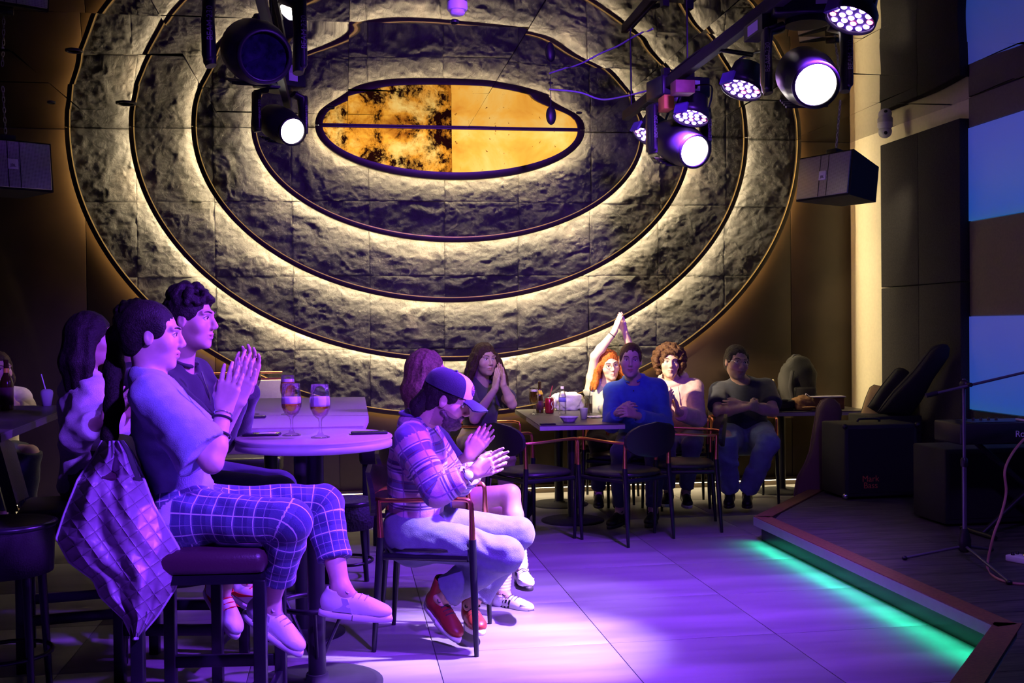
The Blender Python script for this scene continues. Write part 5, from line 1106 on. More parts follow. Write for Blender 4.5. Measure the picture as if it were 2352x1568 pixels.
    if shp:
        for a_, t_ in ((AR, TR), (AL, TL)): shoe(root, org, a_, t_, shp, sp.get('hshoe', 0.006))
    B.root, B.hc, B.R, B.hk, B.org = root, hc, R, hk, org; return B
def foot_axes(ank, toe, k=1.0):
    ank = np.array(ank); al = nrm(toe-ank); u0 = np.array([0, 0, 1.0])
    for _ in range(4): up = nrm(u0-al*np.dot(u0, al)); al = nrm(toe-(ank-up*0.075*k))
    up = nrm(u0-al*np.dot(u0, al)); return ank-up*0.055*k, np.stack([np.cross(al, up), al, up], 1)
def shoe(root, org, ank, toe, spec, hx):
    k = spec.get('k', 1.0); base, R = foot_axes(ank, toe, k); up = R[:, 2]; P = lambda x, y, z: base+R@np.array([x, y, z])*k
    S = Sdf(); S.ell(P(0, -0.035, 0.005), R, np.array([0.034, 0.042, 0.045])*k, 0.02).ell(P(0, 0.05, 0.000), R, np.array([0.038, 0.09, 0.046])*k, 0.03).ell(P(0, 0.135, -0.012), R, np.array([0.041, 0.062, 0.032])*k, 0.03)
    S.cone(P(0, -0.02, 0.02), P(0, -0.015, spec.get('shaft', 0.055)), 0.040*k, 0.040*k, 0.02, flat=True)
    S.cone(P(0, -0.015, spec.get('shaft', 0.055)-0.02), P(0, -0.012, spec.get('shaft', 0.055)+0.05), 0.030*k, 0.034*k, 0.006, 's')
    S.cut(P(0, 0, -0.026), -up); V, Q = S.mesh(hx); sh = np_mesh('shoe', V-org, Q, spec['m'], root)
    g = []
    for (oo, z) in ((0.9, -0.026), (1.0, -0.024), (1.03, -0.034), (1.02, -0.048), (0.9, -0.050)):
        row = []
        for q in np.linspace(0, 2*math.pi, 33):
            y = 0.06+0.138*math.sin(q); wv = 0.040-0.007*math.cos((y-0.06)/0.138*math.pi*1.0)*(y < 0.06)-0.004*(y < 0.03); row.append(P(math.cos(q)*wv*oo*1.05, 0.06+(y-0.06)*oo, z)-org)
        g.append(row)
    mb = MB().surf(g); mb.add(g[0][:-1], [tuple(range(32))]); mb.add(g[-1][:-1], [tuple(range(32))]); mb.build('sole', spec['sole'], sh)
    lc = MB()
    for j in range(4):
        y = 0.030+0.022*j; z = 0.053-0.0045*j; lc.tube(crom([P(-0.025, y, z-0.014), P(0, y+0.006, z), P(0.025, y, z-0.014)], 4), 0.0032*k, 6)
    lc.tube(crom([P(0, 0.03, 0.058), P(0.024, 0.014, 0.064), P(0.032, 0.034, 0.050), P(0, 0.03, 0.058), P(-0.026, 0.014, 0.064), P(-0.033, 0.034, 0.048), P(0, 0.03, 0.058)], 4), 0.0028*k, 6)
    lc.v = [tuple(np.array(v)-org) for v in lc.v]; lc.build('laces', spec.get('laces', spec['m']), sh)
    for nm, polys, m in spec.get('marks', ()):                 # flat emblems stitched on both flanks
        for sg in (1, -1):
            mb = MB()
            for pl in polys:
                pts = []
                for (y, z) in pl:
                    wv = np.interp(y, [-0.07, -0.035, 0.05, 0.135, 0.19], [0.020, 0.034, 0.038, 0.040, 0.018])*math.sqrt(max(0.05, 1-((z-0.0)/0.055)**2)); pts.append(P(sg*(wv+0.004), y, z)-org)
                n_ = len(pts); mb.add(pts+[p+R[:, 0]*sg*(-0.004) for p in pts], [tuple(range(n_)), tuple(range(n_, 2*n_))]+[(i, (i+1) % n_, n_+(i+1) % n_, n_+i) for i in range(n_)])
            mb.build(nm, m, sh)
# ---------------------------------------------------------------- hair
def hair(B, style, m, seed=1, h=0.006):
    c, R, k = B.hc, B.R, B.hk; L = lambda x, y, z: c+R@np.array([x, y, z])*k; S = Sdf(); rs = np.random.RandomState(seed)
    def strands(a, f): return lambda P: a*fbm(((P-c)@R)*np.array(f)+seed, 3, seed)
    face = lambda: S.ell(L(0, 0.112, -0.022), R, np.array([0.070, 0.076, 0.102])*k, 0.012, 's')
    if style in ('tied', 'short', 'pony'):
        # the cap of hair rises out of the skull at the hairline instead of ending in a hard rim
        S.ell(L(0, -0.0265, 0.038), R, np.array([0.0795, 0.0985, 0.0905])*k, 0.02); S.ell(L(0, -0.060, -0.015), R, np.array([0.070, 0.056, 0.074])*k, 0.03)
        for sg in (1, -1): S.ell(L(sg*0.068, 0.018, 0.030), R, np.array([0.011, 0.030, 0.036])*k, 0.02)
        S.ell(L(0, 0.045, -0.075), R, np.array([0.11, 0.068, 0.068])*k, 0.012, 's')
        S.ell(L(0, -0.03, -0.135), R, np.array([0.12, 0.12, 0.060])*k, 0.02, 's')
        if style == 'pony': S.chain(B.tail, B.tailr, 0.03)
        S.disp = strands(0.0030, (70, 90, 60)) if style == 'short' else strands(0.0022, (75, 12, 40))
    if style == 'long':
        S.ell(L(0, -0.023, 0.037), R, np.array([0.083, 0.100, 0.092])*k, 0.02); ln = B.hairlen; up = np.array([0, 0, 1.0])
        for x, y, r0, r1 in ((-0.072, -0.005, 0.026, 0.024), (0.072, -0.005, 0.026, 0.024), (-0.06, -0.05, 0.036, 0.030), (0.06, -0.05, 0.036, 0.030), (0, -0.075, 0.046, 0.036), (-0.03, -0.075, 0.04, 0.034), (0.03, -0.075, 0.04, 0.034)):
            a = L(x, y, 0.02); b = a-up*ln*rs.uniform(0.9, 1.05)+R@np.array([x*0.25, -0.02, 0])*k; S.cone(a, (a+b)/2+R@np.array([x*0.15, -0.012, 0]), r0*k, r0*1.05*k, 0.03).cone((a+b)/2+R@np.array([x*0.15, -0.012, 0]), b, r0*1.05*k, r1*0.7*k, 0.03)
        face(); S.ell(L(0, 0.10, -0.10), R, np.array([0.058, 0.085, 0.08])*k, 0.015, 's'); S.disp = strands(0.0042, (60, 60, 7))
    if style == 'wavy':
        S.ell(L(0, -0.023, 0.037), R, np.array([0.088, 0.101, 0.094])*k, 0.02); up = np.array([0, 0, 1.0]); ln = B.hairlen
        for i in range(22):
            q = math.pi*(0.86+1.28*(i/21.0)); x, y = math.cos(q)*0.082, math.sin(q)*0.085-0.012; p = L(x, y, 0.03); pts = [p]
            for j in range(4): p = p-up*ln/4+R@np.array([x*0.22+rs.uniform(-0.014, 0.014), y*0.10+rs.uniform(-0.012, 0.012), 0])*k; pts.append(p)
            S.chain(pts, [0.024*k, 0.025*k, 0.024*k, 0.021*k, 0.010*k], 0.012)
        face(); S.ell(L(0, 0.11, -0.09), R, np.array([0.055, 0.08, 0.07])*k, 0.012, 's'); S.disp = strands(0.0048, (55, 55, 16))
    if style in ('afro', 'curlytop'):
        n = 420 if style == 'afro' else 150
        S.ell(L(0, -0.02, 0.036), R, np.array([0.090, 0.104, 0.094])*k*(1.1 if style == 'afro' else 0.93), 0.02)
        if style == 'curlytop': S.ell(L(0, -0.055, -0.02), R, np.array([0.070, 0.056, 0.070])*k, 0.03)
        for i in range(n):
            v = nrm(rs.normal(size=3))
            if style == 'afro':
                if v[2] < -0.80 or (v[1] > 0.30 and v[2] < 0.42 and abs(v[0]) < 0.62): continue
                p = L(v[0]*0.122, v[1]*0.118-0.022, v[2]*0.122+0.022)
                if v[2] < -0.25: p = L(v[0]*0.125, v[1]*0.10-0.03, v[2]*0.135+0.022)
                r = rs.uniform(0.010, 0.020)
            else:
                if v[2] < 0.15 or (v[1] > 0.75 and v[2] < 0.35): continue
                p = L(v[0]*0.082, v[1]*0.100-0.012, v[2]*0.100+0.040); r = rs.uniform(0.012, 0.022)
            S.ell(p, R, np.array([r, r, r])*k, 0.008)
        face(); S.disp = strands(0.005 if style == 'afro' else 0.003, (75, 75, 75))
        if style == 'curlytop': S.ell(L(0, 0.03, -0.065), R, np.array([0.10, 0.06, 0.05])*k, 0.02, 's'); S.ell(L(0, -0.03, -0.135), R, np.array([0.12, 0.12, 0.06])*k, 0.02, 's')
        if style == 'afro': S.ell(L(0, 0.11, -0.10), R, np.array([0.058, 0.09, 0.085])*k, 0.012, 's')
    V, Q = S.mesh(h); return np_mesh('hair', V-B.org, Q, m, B.root)
def bracelet(B, p, ax, r, m, name='bracelet', t=0.004):
    ax = nrm(ax); e1 = nrm(np.cross(ax, [0.3, 0.5, 0.8])); e2 = np.cross(ax, e1)
    return MB().tube([p+(e1*math.cos(q)+e2*math.sin(q))*r-B.org for q in np.linspace(0, 2*math.pi, 25)[:-1]], t, 8, closed=True).build(name, m, B.root)
def glasses(B, m):
    L = lambda x, y, z: B.hc+B.R@np.array([x, y, z])*B.hk-B.org; g = MB()
    for sg in (1, -1):
        g.tube([L(sg*0.031+0.021*math.cos(q), 0.097, 0.008+0.018*math.sin(q)) for q in np.linspace(0, 2*math.pi, 21)[:-1]], 0.0016, 6, closed=True); g.tube([L(sg*0.052, 0.096, 0.012), L(sg*0.082, 0.03, 0.012), L(sg*0.082, -0.01, 0.010)], 0.0016, 6)
    g.tube([L(-0.010, 0.100, 0.010), L(0, 0.103, 0.013), L(0.010, 0.100, 0.010)], 0.0016, 6); return g.build('glasses', m, B.root)
# ================================================================= the audience
m_blackwear = cloth('black_cotton', (0.014, 0.014, 0.018)); m_navy = cloth('navy_tee', (0.030, 0.036, 0.055)); m_jean = cloth('blue_denim', (0.13, 0.19, 0.34)); m_djean = cloth('dark_denim', (0.025, 0.03, 0.06)); m_pjean = cloth('pale_denim', (0.12, 0.13, 0.20))
m_whitewear = cloth('white_knit', (0.62, 0.58, 0.60), bump=0.5, bscale=320); m_pinkw = cloth('pink_fleece', (0.80, 0.52, 0.50), bump=0.4); m_bluelin = cloth('blue_linen', (0.035, 0.10, 0.42), bump=0.4); m_khaki = cloth('khaki_twill', (0.36, 0.27, 0.17)); m_creamw = cloth('cream_shirt', (0.70, 0.62, 0.48)); m_grey = cloth('grey_tee', (0.075, 0.078, 0.085)); m_sage = cloth('sage_top', (0.38, 0.42, 0.34)); m_lilac = cloth('pale_tee', (0.30, 0.36, 0.52))
m_sneak = mat('white_sneaker', (0.78, 0.76, 0.76), 0.5, bump=0.1); m_solew = mat('white_sole', (0.80, 0.78, 0.76), 0.5, noise=0.02); m_soled = mat('dark_sole', (0.03, 0.025, 0.025), 0.6, noise=0.05); m_redsw = mat('red_leather', (0.70, 0.03, 0.02), 0.45, noise=0.05); m_bootred = mat('oxblood_leather', (0.26, 0.025, 0.02), 0.42, noise=0.2); m_blackshoe = mat('black_shoe', (0.012, 0.011, 0.012), 0.4, noise=0.2)
H_DARK = hair_mat('dark_hair', (0.016, 0.011, 0.010)); H_BROWN = hair_mat('brown_hair', (0.055, 0.032, 0.018)); H_LBROWN = hair_mat('light_brown_hair', (0.16, 0.095, 0.055)); H_RED = hair_mat('ginger_hair', (0.46, 0.13, 0.022)); H_CURL = hair_mat('curly_brown_hair', (0.105, 0.055, 0.026)); H_GREY = hair_mat('greying_hair', (0.045, 0.038, 0.032))
m_plaid = pattern_mat('plaid_trousers', (0.045, 0.05, 0.16), [(1, 0.074, 0.030, 0.02, (0.08, 0.085, 0.23)), (0, 0.074, 0.0042, 0, (0.66, 0.62, 0.72)), (1, 0.074, 0.0042, 0, (0.66, 0.62, 0.72)), (0, 0.074, 0.0022, 0.037, (0.30, 0.28, 0.42)), (1, 0.074, 0.0022, 0.037, (0.30, 0.28, 0.42))])
m_check = pattern_mat('striped_flannel', (0.10, 0.055, 0.20), [(1, 0.085, 0.034, 0.0, (0.42, 0.22, 0.34)), (1, 0.085, 0.006, 0.045, (0.50, 0.36, 0.52)), (1, 0.085, 0.005, 0.058, (0.40, 0.28, 0.48)), (1, 0.085, 0.005, 0.014, (0.12, 0.03, 0.10)), (1, 0.17, 0.012, 0.03, (0.58, 0.44, 0.55)), (0, 0.07, 0.006, 0.02, (0.20, 0.10, 0.26))])
swoosh = [[(-0.05, 0.012), (-0.02, -0.008), (0.03, 0.000), (0.10, 0.028), (0.03, -0.016), (-0.01, -0.022), (-0.045, -0.010)]]
tri = [[(0.00+0.024*i, -0.022), (0.011+0.024*i, -0.022), (0.027+0.024*i, 0.030), (0.016+0.024*i, 0.030)] for i in range(3)]
# 1 --- woman in plaid trousers on the near stool
B = build_person('person', 'woman with a ponytail and plaid trousers clapping on the near bar stool', dict(
    fem=1, h=0.008, hh=0.0035, pel=(425, 1180, 3.86), neck=(350, 868, 3.86), face=4, head=((352, 772, 3.86), (2, 4, 0)), sh=0.155, s=0.97, bulk=0.90, legs=0.92, skin=(0.62, 0.42, 0.36),
    R=((487, 1062, 3.64), (514, 945, 3.72)), L=((478, 1040, 4.02), (545, 925, 3.93)), hr=((0.22, 0.10, 0.97), (0.25, 0.95, 0.1), 0.10), hl=((0.30, -0.05, 0.95), (-0.3, -0.95, 0), 0.16),
    RK=((668, 1196, 3.70), (622, 1385, 3.90), (706, 1500, 3.86)), LK=((742, 1158, 4.06), (784, 1352, 3.95), (920, 1412, 3.93)),
    top=dict(name='t_shirt', m=m_lilac, sleeve=0.88, flare=1.45, o=0.020, hem=0.05, amp=0.005, seed=4), bottom=dict(name='trousers', m=m_plaid, len=1.66, o=0.016, flare=1.15, amp=0.005, seed=5, waist=0.13),
    shoe=dict(m=m_sneak, sole=m_solew, k=0.98, laces=mat('grey_lace', (0.42, 0.40, 0.44), 0.7, noise=0.05), marks=[('side_panel', [[(-0.02, -0.022), (0.055, -0.022), (0.035, 0.028), (0.0, 0.030)]], mat('grey_suede_panel', (0.45, 0.44, 0.48), 0.8, noise=0.05))]), hshoe=0.005))
Bt = nrm(np.array([0, -0.5, -0.3])); p0 = B.hc+B.R@np.array([0, -0.105, 0.035])
B.tail = [p0, W(268, 770, 3.92), W(262, 850, 3.90), W(262, 930, 3.84), W(252, 1000, 3.80), W(238, 1075, 3.78)]; B.tailr = [0.026, 0.030, 0.033, 0.030, 0.024, 0.010]
hair(B, 'pony', H_DARK, 2, 0.0055)
bracelet(B, B.WR_+(B.ER-B.WR_)*0.14, B.ER-B.WR_, 0.032, m_blackwear); bracelet(B, B.WR_+(B.ER-B.WR_)*0.46, B.ER-B.WR_, 0.040, m_blackwear); bracelet(B, B.WR_+(B.ER-B.WR_)*0.04, B.ER-B.WR_, 0.030, m_chrome, 'bracelet', 0.002)
MB().tube([p-B.org for p in [p0+B.R@np.array([0.026*math.cos(q), 0, 0.026*math.sin(q)]) for q in np.linspace(0, 2*math.pi, 17)[:-1]]], 0.006, 8, closed=True).build('hair_tie', m_blackwear, B.root)
# 2 --- man in the dark jacket beside her
B = build_person('person', 'man with wavy dark hair in a dark jacket clapping behind the ponytailed woman', dict(
    h=0.010, hh=0.004, pel=(425, 1112, 4.70), neck=(412, 842, 4.62), face=-12, head=((438, 735, 4.58), (-16, 2, 0)), sh=0.185, skin=(0.56, 0.37, 0.29), hs=1.06,
    R=((500, 1010, 4.42), (552, 895, 4.36)), L=((540, 985, 4.70), (572, 880, 4.50)), hr=((0.12, 0.05, 0.98), (0.3, 0.9, 0), 0.35), hl=((0.15, -0.1, 0.95), (-0.3, -0.9, 0), 0.35),
    RK=((640, 1135, 4.62), (512, 1345, 4.62), (548, 1455, 4.55)), LK=((640, 1120, 4.85), (560, 1325, 4.82), (640, 1420, 4.80)),
    top=dict(name='jacket', m=m_blackwear, sleeve=1.86, o=0.020, hem=-0.03, amp=0.005, seed=14, collar=1), bottom=dict(name='jeans', m=m_djean, len=1.86, o=0.016, amp=0.004),
    shoe=dict(m=m_sneak, sole=m_solew, k=1.04, laces=m_redsw, marks=[('side_swoosh', swoosh, m_redsw), ('heel_patch', [[(-0.075, 0.0), (-0.045, -0.02), (-0.04, 0.03), (-0.068, 0.035)]], m_redsw)])))
hair(B, 'curlytop', H_DARK, 5, 0.006)
MB().tube([q-B.org for q in (B.neck+B.fv*0.095-B.T*0.02, B.neck+B.fv*0.125-B.T*0.12, B.neck+B.fv*0.135-B.T*0.30)], 0.004, 6).build('zip', m_chrome, B.root)
# 3 --- woman in the white sweater
B = build_person('person', 'woman with long dark hair in a white sweater at the left table', dict(
    fem=1, h=0.010, hh=0.0045, pel=(205, 1100, 5.08), neck=(198, 868, 5.05), face=28, head=((212, 778, 5.02), (14, 4, 0)), sh=0.165, bulk=0.96, skin=(0.50, 0.30, 0.26),
    R=((178, 1000, 4.90), (245, 960, 4.74)), L=((258, 990, 5.3), (290, 950, 5.1)), hr=((0.6, 0.2, 0.7), (0, 1, 0), 0.3), hl=((0.6, -0.2, 0.7), (0, -1, 0), 0.3),
    RK=((385, 1110, 5.10), (372, 1300, 5.2), (440, 1330, 5.2)), LK=((390, 1100, 5.35), (385, 1290, 5.4), (450, 1320, 5.4)),
    top=dict(name='sweater', m=m_whitewear, sleeve=1.62, o=0.030, hem=-0.06, amp=0.008, seed=24), bottom=dict(name='trousers', m=m_djean, len=1.9, o=0.014), shoe=dict(m=m_blackshoe, sole=m_soled)))
B.hairlen = 0.26; hair(B, 'long', H_DARK, 7, 0.007)
# 4 --- mostly hidden person behind them
B = build_person('person', 'dark-haired person almost hidden behind the ponytailed woman', dict(
    h=0.012, hh=0.005, pel=(330, 1080, 5.75), neck=(310, 850, 5.75), face=5, head=((312, 752, 5.72), (5, 2, 0)), sh=0.18, skin=(0.42, 0.28, 0.22),
    R=((400, 1000, 5.6), (450, 960, 5.5)), L=((400, 985, 5.9), (455, 955, 5.7)), hr=((0.8, 0, 0.5), (0, 1, 0), 0.3), hl=((0.8, 0, 0.5), (0, -1, 0), 0.3),
    RK=((490, 1080, 5.7), (480, 1260, 5.7), (550, 1290, 5.7)), LK=((490, 1080, 5.9), (480, 1260, 5.9), (550, 1290, 5.9)), top=dict(name='jacket', m=m_blackwear, sleeve=1.9, o=0.02), bottom=dict(name='jeans', m=m_djean, len=1.9), shoe=dict(m=m_blackshoe, sole=m_soled)))
hair(B, 'curlytop', H_DARK, 9, 0.007)
# 5 --- person at the far left
B = build_person('person', 'brown-haired person in a cream shirt clapping at the left edge', dict(
    fem=1, h=0.011, hh=0.0045, pel=(-12, 1045, 7.75), neck=(-4, 895, 7.7), face=-52, head=((-2, 848, 7.62), (-48, 4, 0)), sh=0.165, skin=(0.66, 0.44, 0.34),
    R=((-40, 960, 7.4), (15, 930, 7.25)), L=((70, 955, 7.55), (28, 925, 7.30)), hr=((0.1, -0.1, 1), (0.9, 0.3, 0), 0.15), hl=((-0.1, -0.1, 1), (-0.9, -0.3, 0), 0.15),
    RK=((10, 1045, 7.35), (5, 1180, 7.45), (30, 1215, 7.3)), LK=((70, 1040, 7.4), (60, 1180, 7.5), (95, 1210, 7.35)), top=dict(name='shirt', m=m_creamw, sleeve=1.8, o=0.02, collar=1), bottom=dict(name='trousers', m=m_djean, len=1.9), shoe=dict(m=m_blackshoe, sole=m_soled)))
B.hairlen = 0.20; hair(B, 'long', H_BROWN, 11, 0.007)
# 6 --- woman with crossed bare legs
B = build_person('person', 'brown-haired woman with crossed bare legs and white socks', dict(
    fem=1, h=0.009, hh=0.004, pel=(975, 1152, 5.86), neck=(968, 942, 5.84), face=-4, head=((984, 856, 5.80), (6, 6, 0)), sh=0.155, bulk=0.92, legs=0.96, skin=(0.64, 0.40, 0.33),
    R=((1025, 1088, 5.62), (1076, 1048, 5.46)), L=((1060, 1075, 5.90), (1086, 1040, 5.60)), hr=((0.55, 0.05, 0.75), (0.2, 1, 0), 0.2), hl=((0.6, 0, 0.75), (-0.2, -1, 0), 0.2),
    RK=((1172, 1135, 5.62), (1196, 1300, 5.50), (1215, 1345, 5.30)), LK=((1165, 1170, 5.88), (1155, 1362, 5.72), (1238, 1400, 5.58)),
    top=dict(name='top', m=cloth('navy_top', (0.02, 0.022, 0.05)), sleeve=1.5, o=0.014, hem=-0.04), bottom=dict(name='shorts', m=cloth('denim_shorts', (0.06, 0.07, 0.14)), len=0.38, o=0.014),
    shoe=dict(m=m_sneak, sole=m_soled, k=0.98, laces=m_blackshoe, marks=[('side_stripes', tri, m_blackshoe), ('toe_guard', [[(0.13, -0.024), (0.185, -0.024), (0.175, 0.0), (0.14, 0.010)]], mat('grey_suede', (0.35, 0.33, 0.35), 0.8, noise=0.05))])))
B.hairlen = 0.25; hair(B, 'long', H_LBROWN, 15, 0.006)
for a_, k_ in ((B.AR, B.KR), (B.AL, B.KL)):
    d_ = nrm(k_-a_); S = Sdf().cone(a_-d_*0.02, a_+d_*0.11, 0.037, 0.043, 0.01, flat=True); S.disp = lambda P: 0.002*np.sin(P[:, 2]*420); V, Q = S.mesh(0.005); np_mesh('sock', V-B.org, Q, m_solew, B.root)
# 7 --- man in the cap
B = build_person('person', 'bearded man in a trucker cap and striped flannel shirt clapping', dict(
    h=0.008, hh=0.0035, pel=(952, 1218, 5.10), neck=(958, 970, 5.06), face=-12, head=((1028, 918, 5.00), (-14, 24, 0)), sh=0.175, bulk=1.08, skin=(0.55, 0.34, 0.26), beard=0.5, hs=1.06,
    R=((1006, 1128, 4.80), (1086, 1086, 4.80)), L=((1050, 1110, 5.30), (1092, 1078, 4.98)), hr=((0.93, 0.10, 0.30), (0.1, 0.95, 0.2), 0.12), hl=((0.90, -0.08, 0.42), (-0.1, -0.95, -0.2), 0.14),
    RK=((1160, 1272, 4.90), (1012, 1368, 5.05), (1052, 1458, 4.95)), LK=((1188, 1225, 5.20), (1082, 1388, 5.18), (1112, 1452, 4.90)),
    top=dict(name='flannel_shirt', m=m_check, sleeve=1.72, o=0.024, hem=-0.13, amp=0.006, seed=34, collar=1), bottom=dict(name='jeans', m=m_pjean, len=1.88, o=0.020, amp=0.006, seed=35, flare=1.2),
    shoe=dict(m=m_bootred, sole=m_solew, k=1.05, laces=m_soled, shaft=0.135), hshoe=0.005))
hair(B, 'short', H_DARK, 17, 0.0055)
L_ = lambda x, y, z: B.hc+B.R@np.array([x, y, z])*B.hk
S = Sdf().chain([L_(0.03, -0.09, -0.02), L_(0.035, -0.105, -0.075), L_(0.03, -0.10, -0.11)], [0.036, 0.032, 0.016], 0.03).chain([L_(-0.03, -0.09, -0.02), L_(-0.035, -0.105, -0.075), L_(-0.03, -0.10, -0.11)], [0.036, 0.032, 0.016], 0.03)
S.disp = lambda P: 0.005*fbm(P*60, 3, 4); V, Q = S.mesh(0.006); np_mesh('hair', V-B.org, Q, H_DARK, B.root)
S = Sdf().ell(L_(0, 0.050, -0.082), B.R, np.array([0.058, 0.050, 0.040])*B.hk, 0.02).cone(L_(-0.055, 0.01, -0.05), L_(-0.03, 0.06, -0.085), 0.016, 0.02, 0.02).cone(L_(0.055, 0.01, -0.05), L_(0.03, 0.06, -0.085), 0.016, 0.02, 0.02)
S.cone(L_(-0.024, 0.082, -0.050), L_(0, 0.093, -0.044), 0.006, 0.008, 0.006).cone(L_(0.024, 0.082, -0.050), L_(0, 0.093, -0.044), 0.006, 0.008, 0.006).ell(L_(0, 0.102, -0.062), B.R, np.array([0.020, 0.02, 0.010])*B.hk, 0.006, 's')
S.disp = lambda P: 0.0035*fbm(P*90, 3, 6); V, Q = S.mesh(0.0045); np_mesh('beard', V-B.org, Q, hair_mat('greying_beard', (0.09, 0.065, 0.055)), B.root)
# cap: crown with a pale front panel, brim, button and emblem
def crown(m, f0, f1, name, n=30, parent=None):
    g = []
    for i in range(13):
        th = math.pi/2*i/12; row = []
        for q in np.linspace(f0, f1, n): row.append(L_(0.092*math.cos(th)**0.55*math.sin(q), -0.014+0.112*math.cos(th)**0.55*math.cos(q), 0.040+0.088*math.sin(th))-B.org)
        g.append(row)
    gg = np.array(g); o_ = MB().surf(gg).surf((gg*0.985+0.015*np.array(L_(0, -0.01, 0.05)-B.org))[:, ::-1]).build(name, m, parent or B.root); return o_
m_capd = cloth('navy_cap', (0.016, 0.015, 0.035)); m_capw = cloth('white_cap_panel', (0.72, 0.70, 0.74))
cap = crown(m_capd, 0.75, 2*math.pi-0.75, 'cap'); crown(m_capw, -0.76, 0.76, 'front_panel', 20, cap)
g = [[L_(x, 0.085+(0.098-0.008*abs(x)/0.08)*v*math.sqrt(max(0.0, 1-(x/0.094)**2))**0.6-0.35*abs(x)**1.5*(1-v), 0.044-0.016*v*v-1.9*x*x)-B.org for x in np.linspace(-0.09, 0.09, 17)] for v in np.linspace(0, 1, 8)]
gg = np.array(g); g2 = gg.copy()-B.R[:, 2]*0.005; MB().surf(gg).surf(g2[:, ::-1]).build('brim', m_capd, cap)
MB().ell(L_(0, -0.014, 0.130)-B.org, (0.008, 0.008, 0.006), 10, 6).build('button', m_capd, cap)
em = MB()
def on_crown(ex, ez): c_ = math.cos(math.asin((ez-0.04)/0.088))**0.55; return L_(ex, -0.014+0.112*c_*math.sqrt(1-(ex/(0.092*c_))**2)+0.001, ez)-B.org
for r_ in (0.024, 0.014): em.tube([on_crown(r_*1.2*math.cos(q), 0.082+r_*0.8*math.sin(q)) for q in np.linspace(0, 2*math.pi, 21)[:-1]], 0.0026, 6, closed=True)
em.tube([on_crown(x_, 0.082) for x_ in np.linspace(-0.026, 0.026, 7)], 0.004, 6)
em.build('emblem', mat('violet_print', (0.25, 0.10, 0.35), 0.6, noise=0.05), cap)
wt = bracelet(B, B.WR_+(B.ER-B.WR_)*0.16, B.ER-B.WR_, 0.033, m_chrome, 'wristwatch', 0.006); wp = B.WR_+(B.ER-B.WR_)*0.16; nn_ = nrm(np.array([0.1, -1, 0.25])); Rw = np.stack([nrm(np.cross([0, 0, 1], nn_)), np.cross(nn_, nrm(np.cross([0, 0, 1], nn_))), nn_], 1)
MB().ell(wp+nn_*0.034-B.org, (0.021, 0.021, 0.006), 20, 8, Rw).build('watch_face', mat('watch_glass', (0.55, 0.75, 0.80), 0.1, noise=0.05), wt)
bracelet(B, B.WR_+np.array([0.085, -0.012, 0.02]), np.array([0.93, 0.1, 0.3]), 0.011, m_chrome, 'ring', 0.002)
# 8 --- long-haired man
B = build_person('person', 'long-haired man in a black t-shirt clapping at the far table', dict(
    h=0.010, hh=0.0042, pel=(1098, 1010, 8.78), neck=(1106, 878, 8.74), face=-52, head=((1114, 826, 8.66), (-70, 2, 0)), sh=0.18, skin=(0.60, 0.42, 0.34), hs=1.08, beard=0.35,
    R=((1090, 962, 8.42), (1137, 893, 8.34)), L=((1176, 928, 8.46), (1156, 884, 8.38)), hr=((0.14, -0.05, 1), (0.9, 0.35, 0), 0.06), hl=((-0.12, -0.05, 1), (-0.9, -0.35, 0), 0.06),
    RK=((1112, 1018, 8.30), (1110, 1130, 8.4), (1130, 1158, 8.25)), LK=((1165, 1015, 8.36), (1160, 1128, 8.4), (1180, 1152, 8.3)), top=dict(name='t_shirt', m=m_grey, sleeve=0.62, o=0.018, flare=1.2, hem=-0.06), bottom=dict(name='trousers', m=m_khaki, len=1.92), shoe=dict(m=m_blackshoe, sole=m_soled)))
B.hairlen = 0.235; hair(B, 'wavy', H_BROWN, 21, 0.0055)
# 9 --- red-haired woman with raised arms
B = build_person('person', 'red-haired woman with glasses clapping her hands above her head', dict(
    fem=1, h=0.009, hh=0.0042, pel=(1398, 1006, 9.0), neck=(1398, 882, 8.98), face=-100, head=((1399, 838, 8.92), (-86, 8, -10)), sh=0.150, bulk=0.92, skin=(0.78, 0.54, 0.42), hs=1.02, shrug=(0.02, 0.02),
    R=((1366, 818, 8.86), (1411, 762, 8.84)), L=((1456, 824, 9.0), (1436, 764, 8.90)), hr=((0.35, 0, 0.93), (0.9, 0.2, -0.3), 0.08), hl=((-0.2, 0, 0.97), (-0.9, -0.2, -0.1), 0.08),
    RK=((1375, 1020, 8.55), (1375, 1130, 8.7), (1375, 1160, 8.5)), LK=((1420, 1020, 8.6), (1420, 1130, 8.7), (1420, 1160, 8.5)), top=dict(name='top', m=m_sage, sleeve=0, o=0.016, hem=-0.06), bottom=dict(name='trousers', m=m_blackwear, len=1.92), shoe=dict(m=m_blackshoe, sole=m_soled)))
B.hairlen = 0.20; hair(B, 'wavy', H_RED, 23, 0.0055); glasses(B, mat('thin_gold_frame', (0.6, 0.4, 0.2), 0.3, metal=0.8)); bracelet(B, B.WR_+(B.ER-B.WR_)*0.12, B.ER-B.WR_, 0.030, m_blackwear)
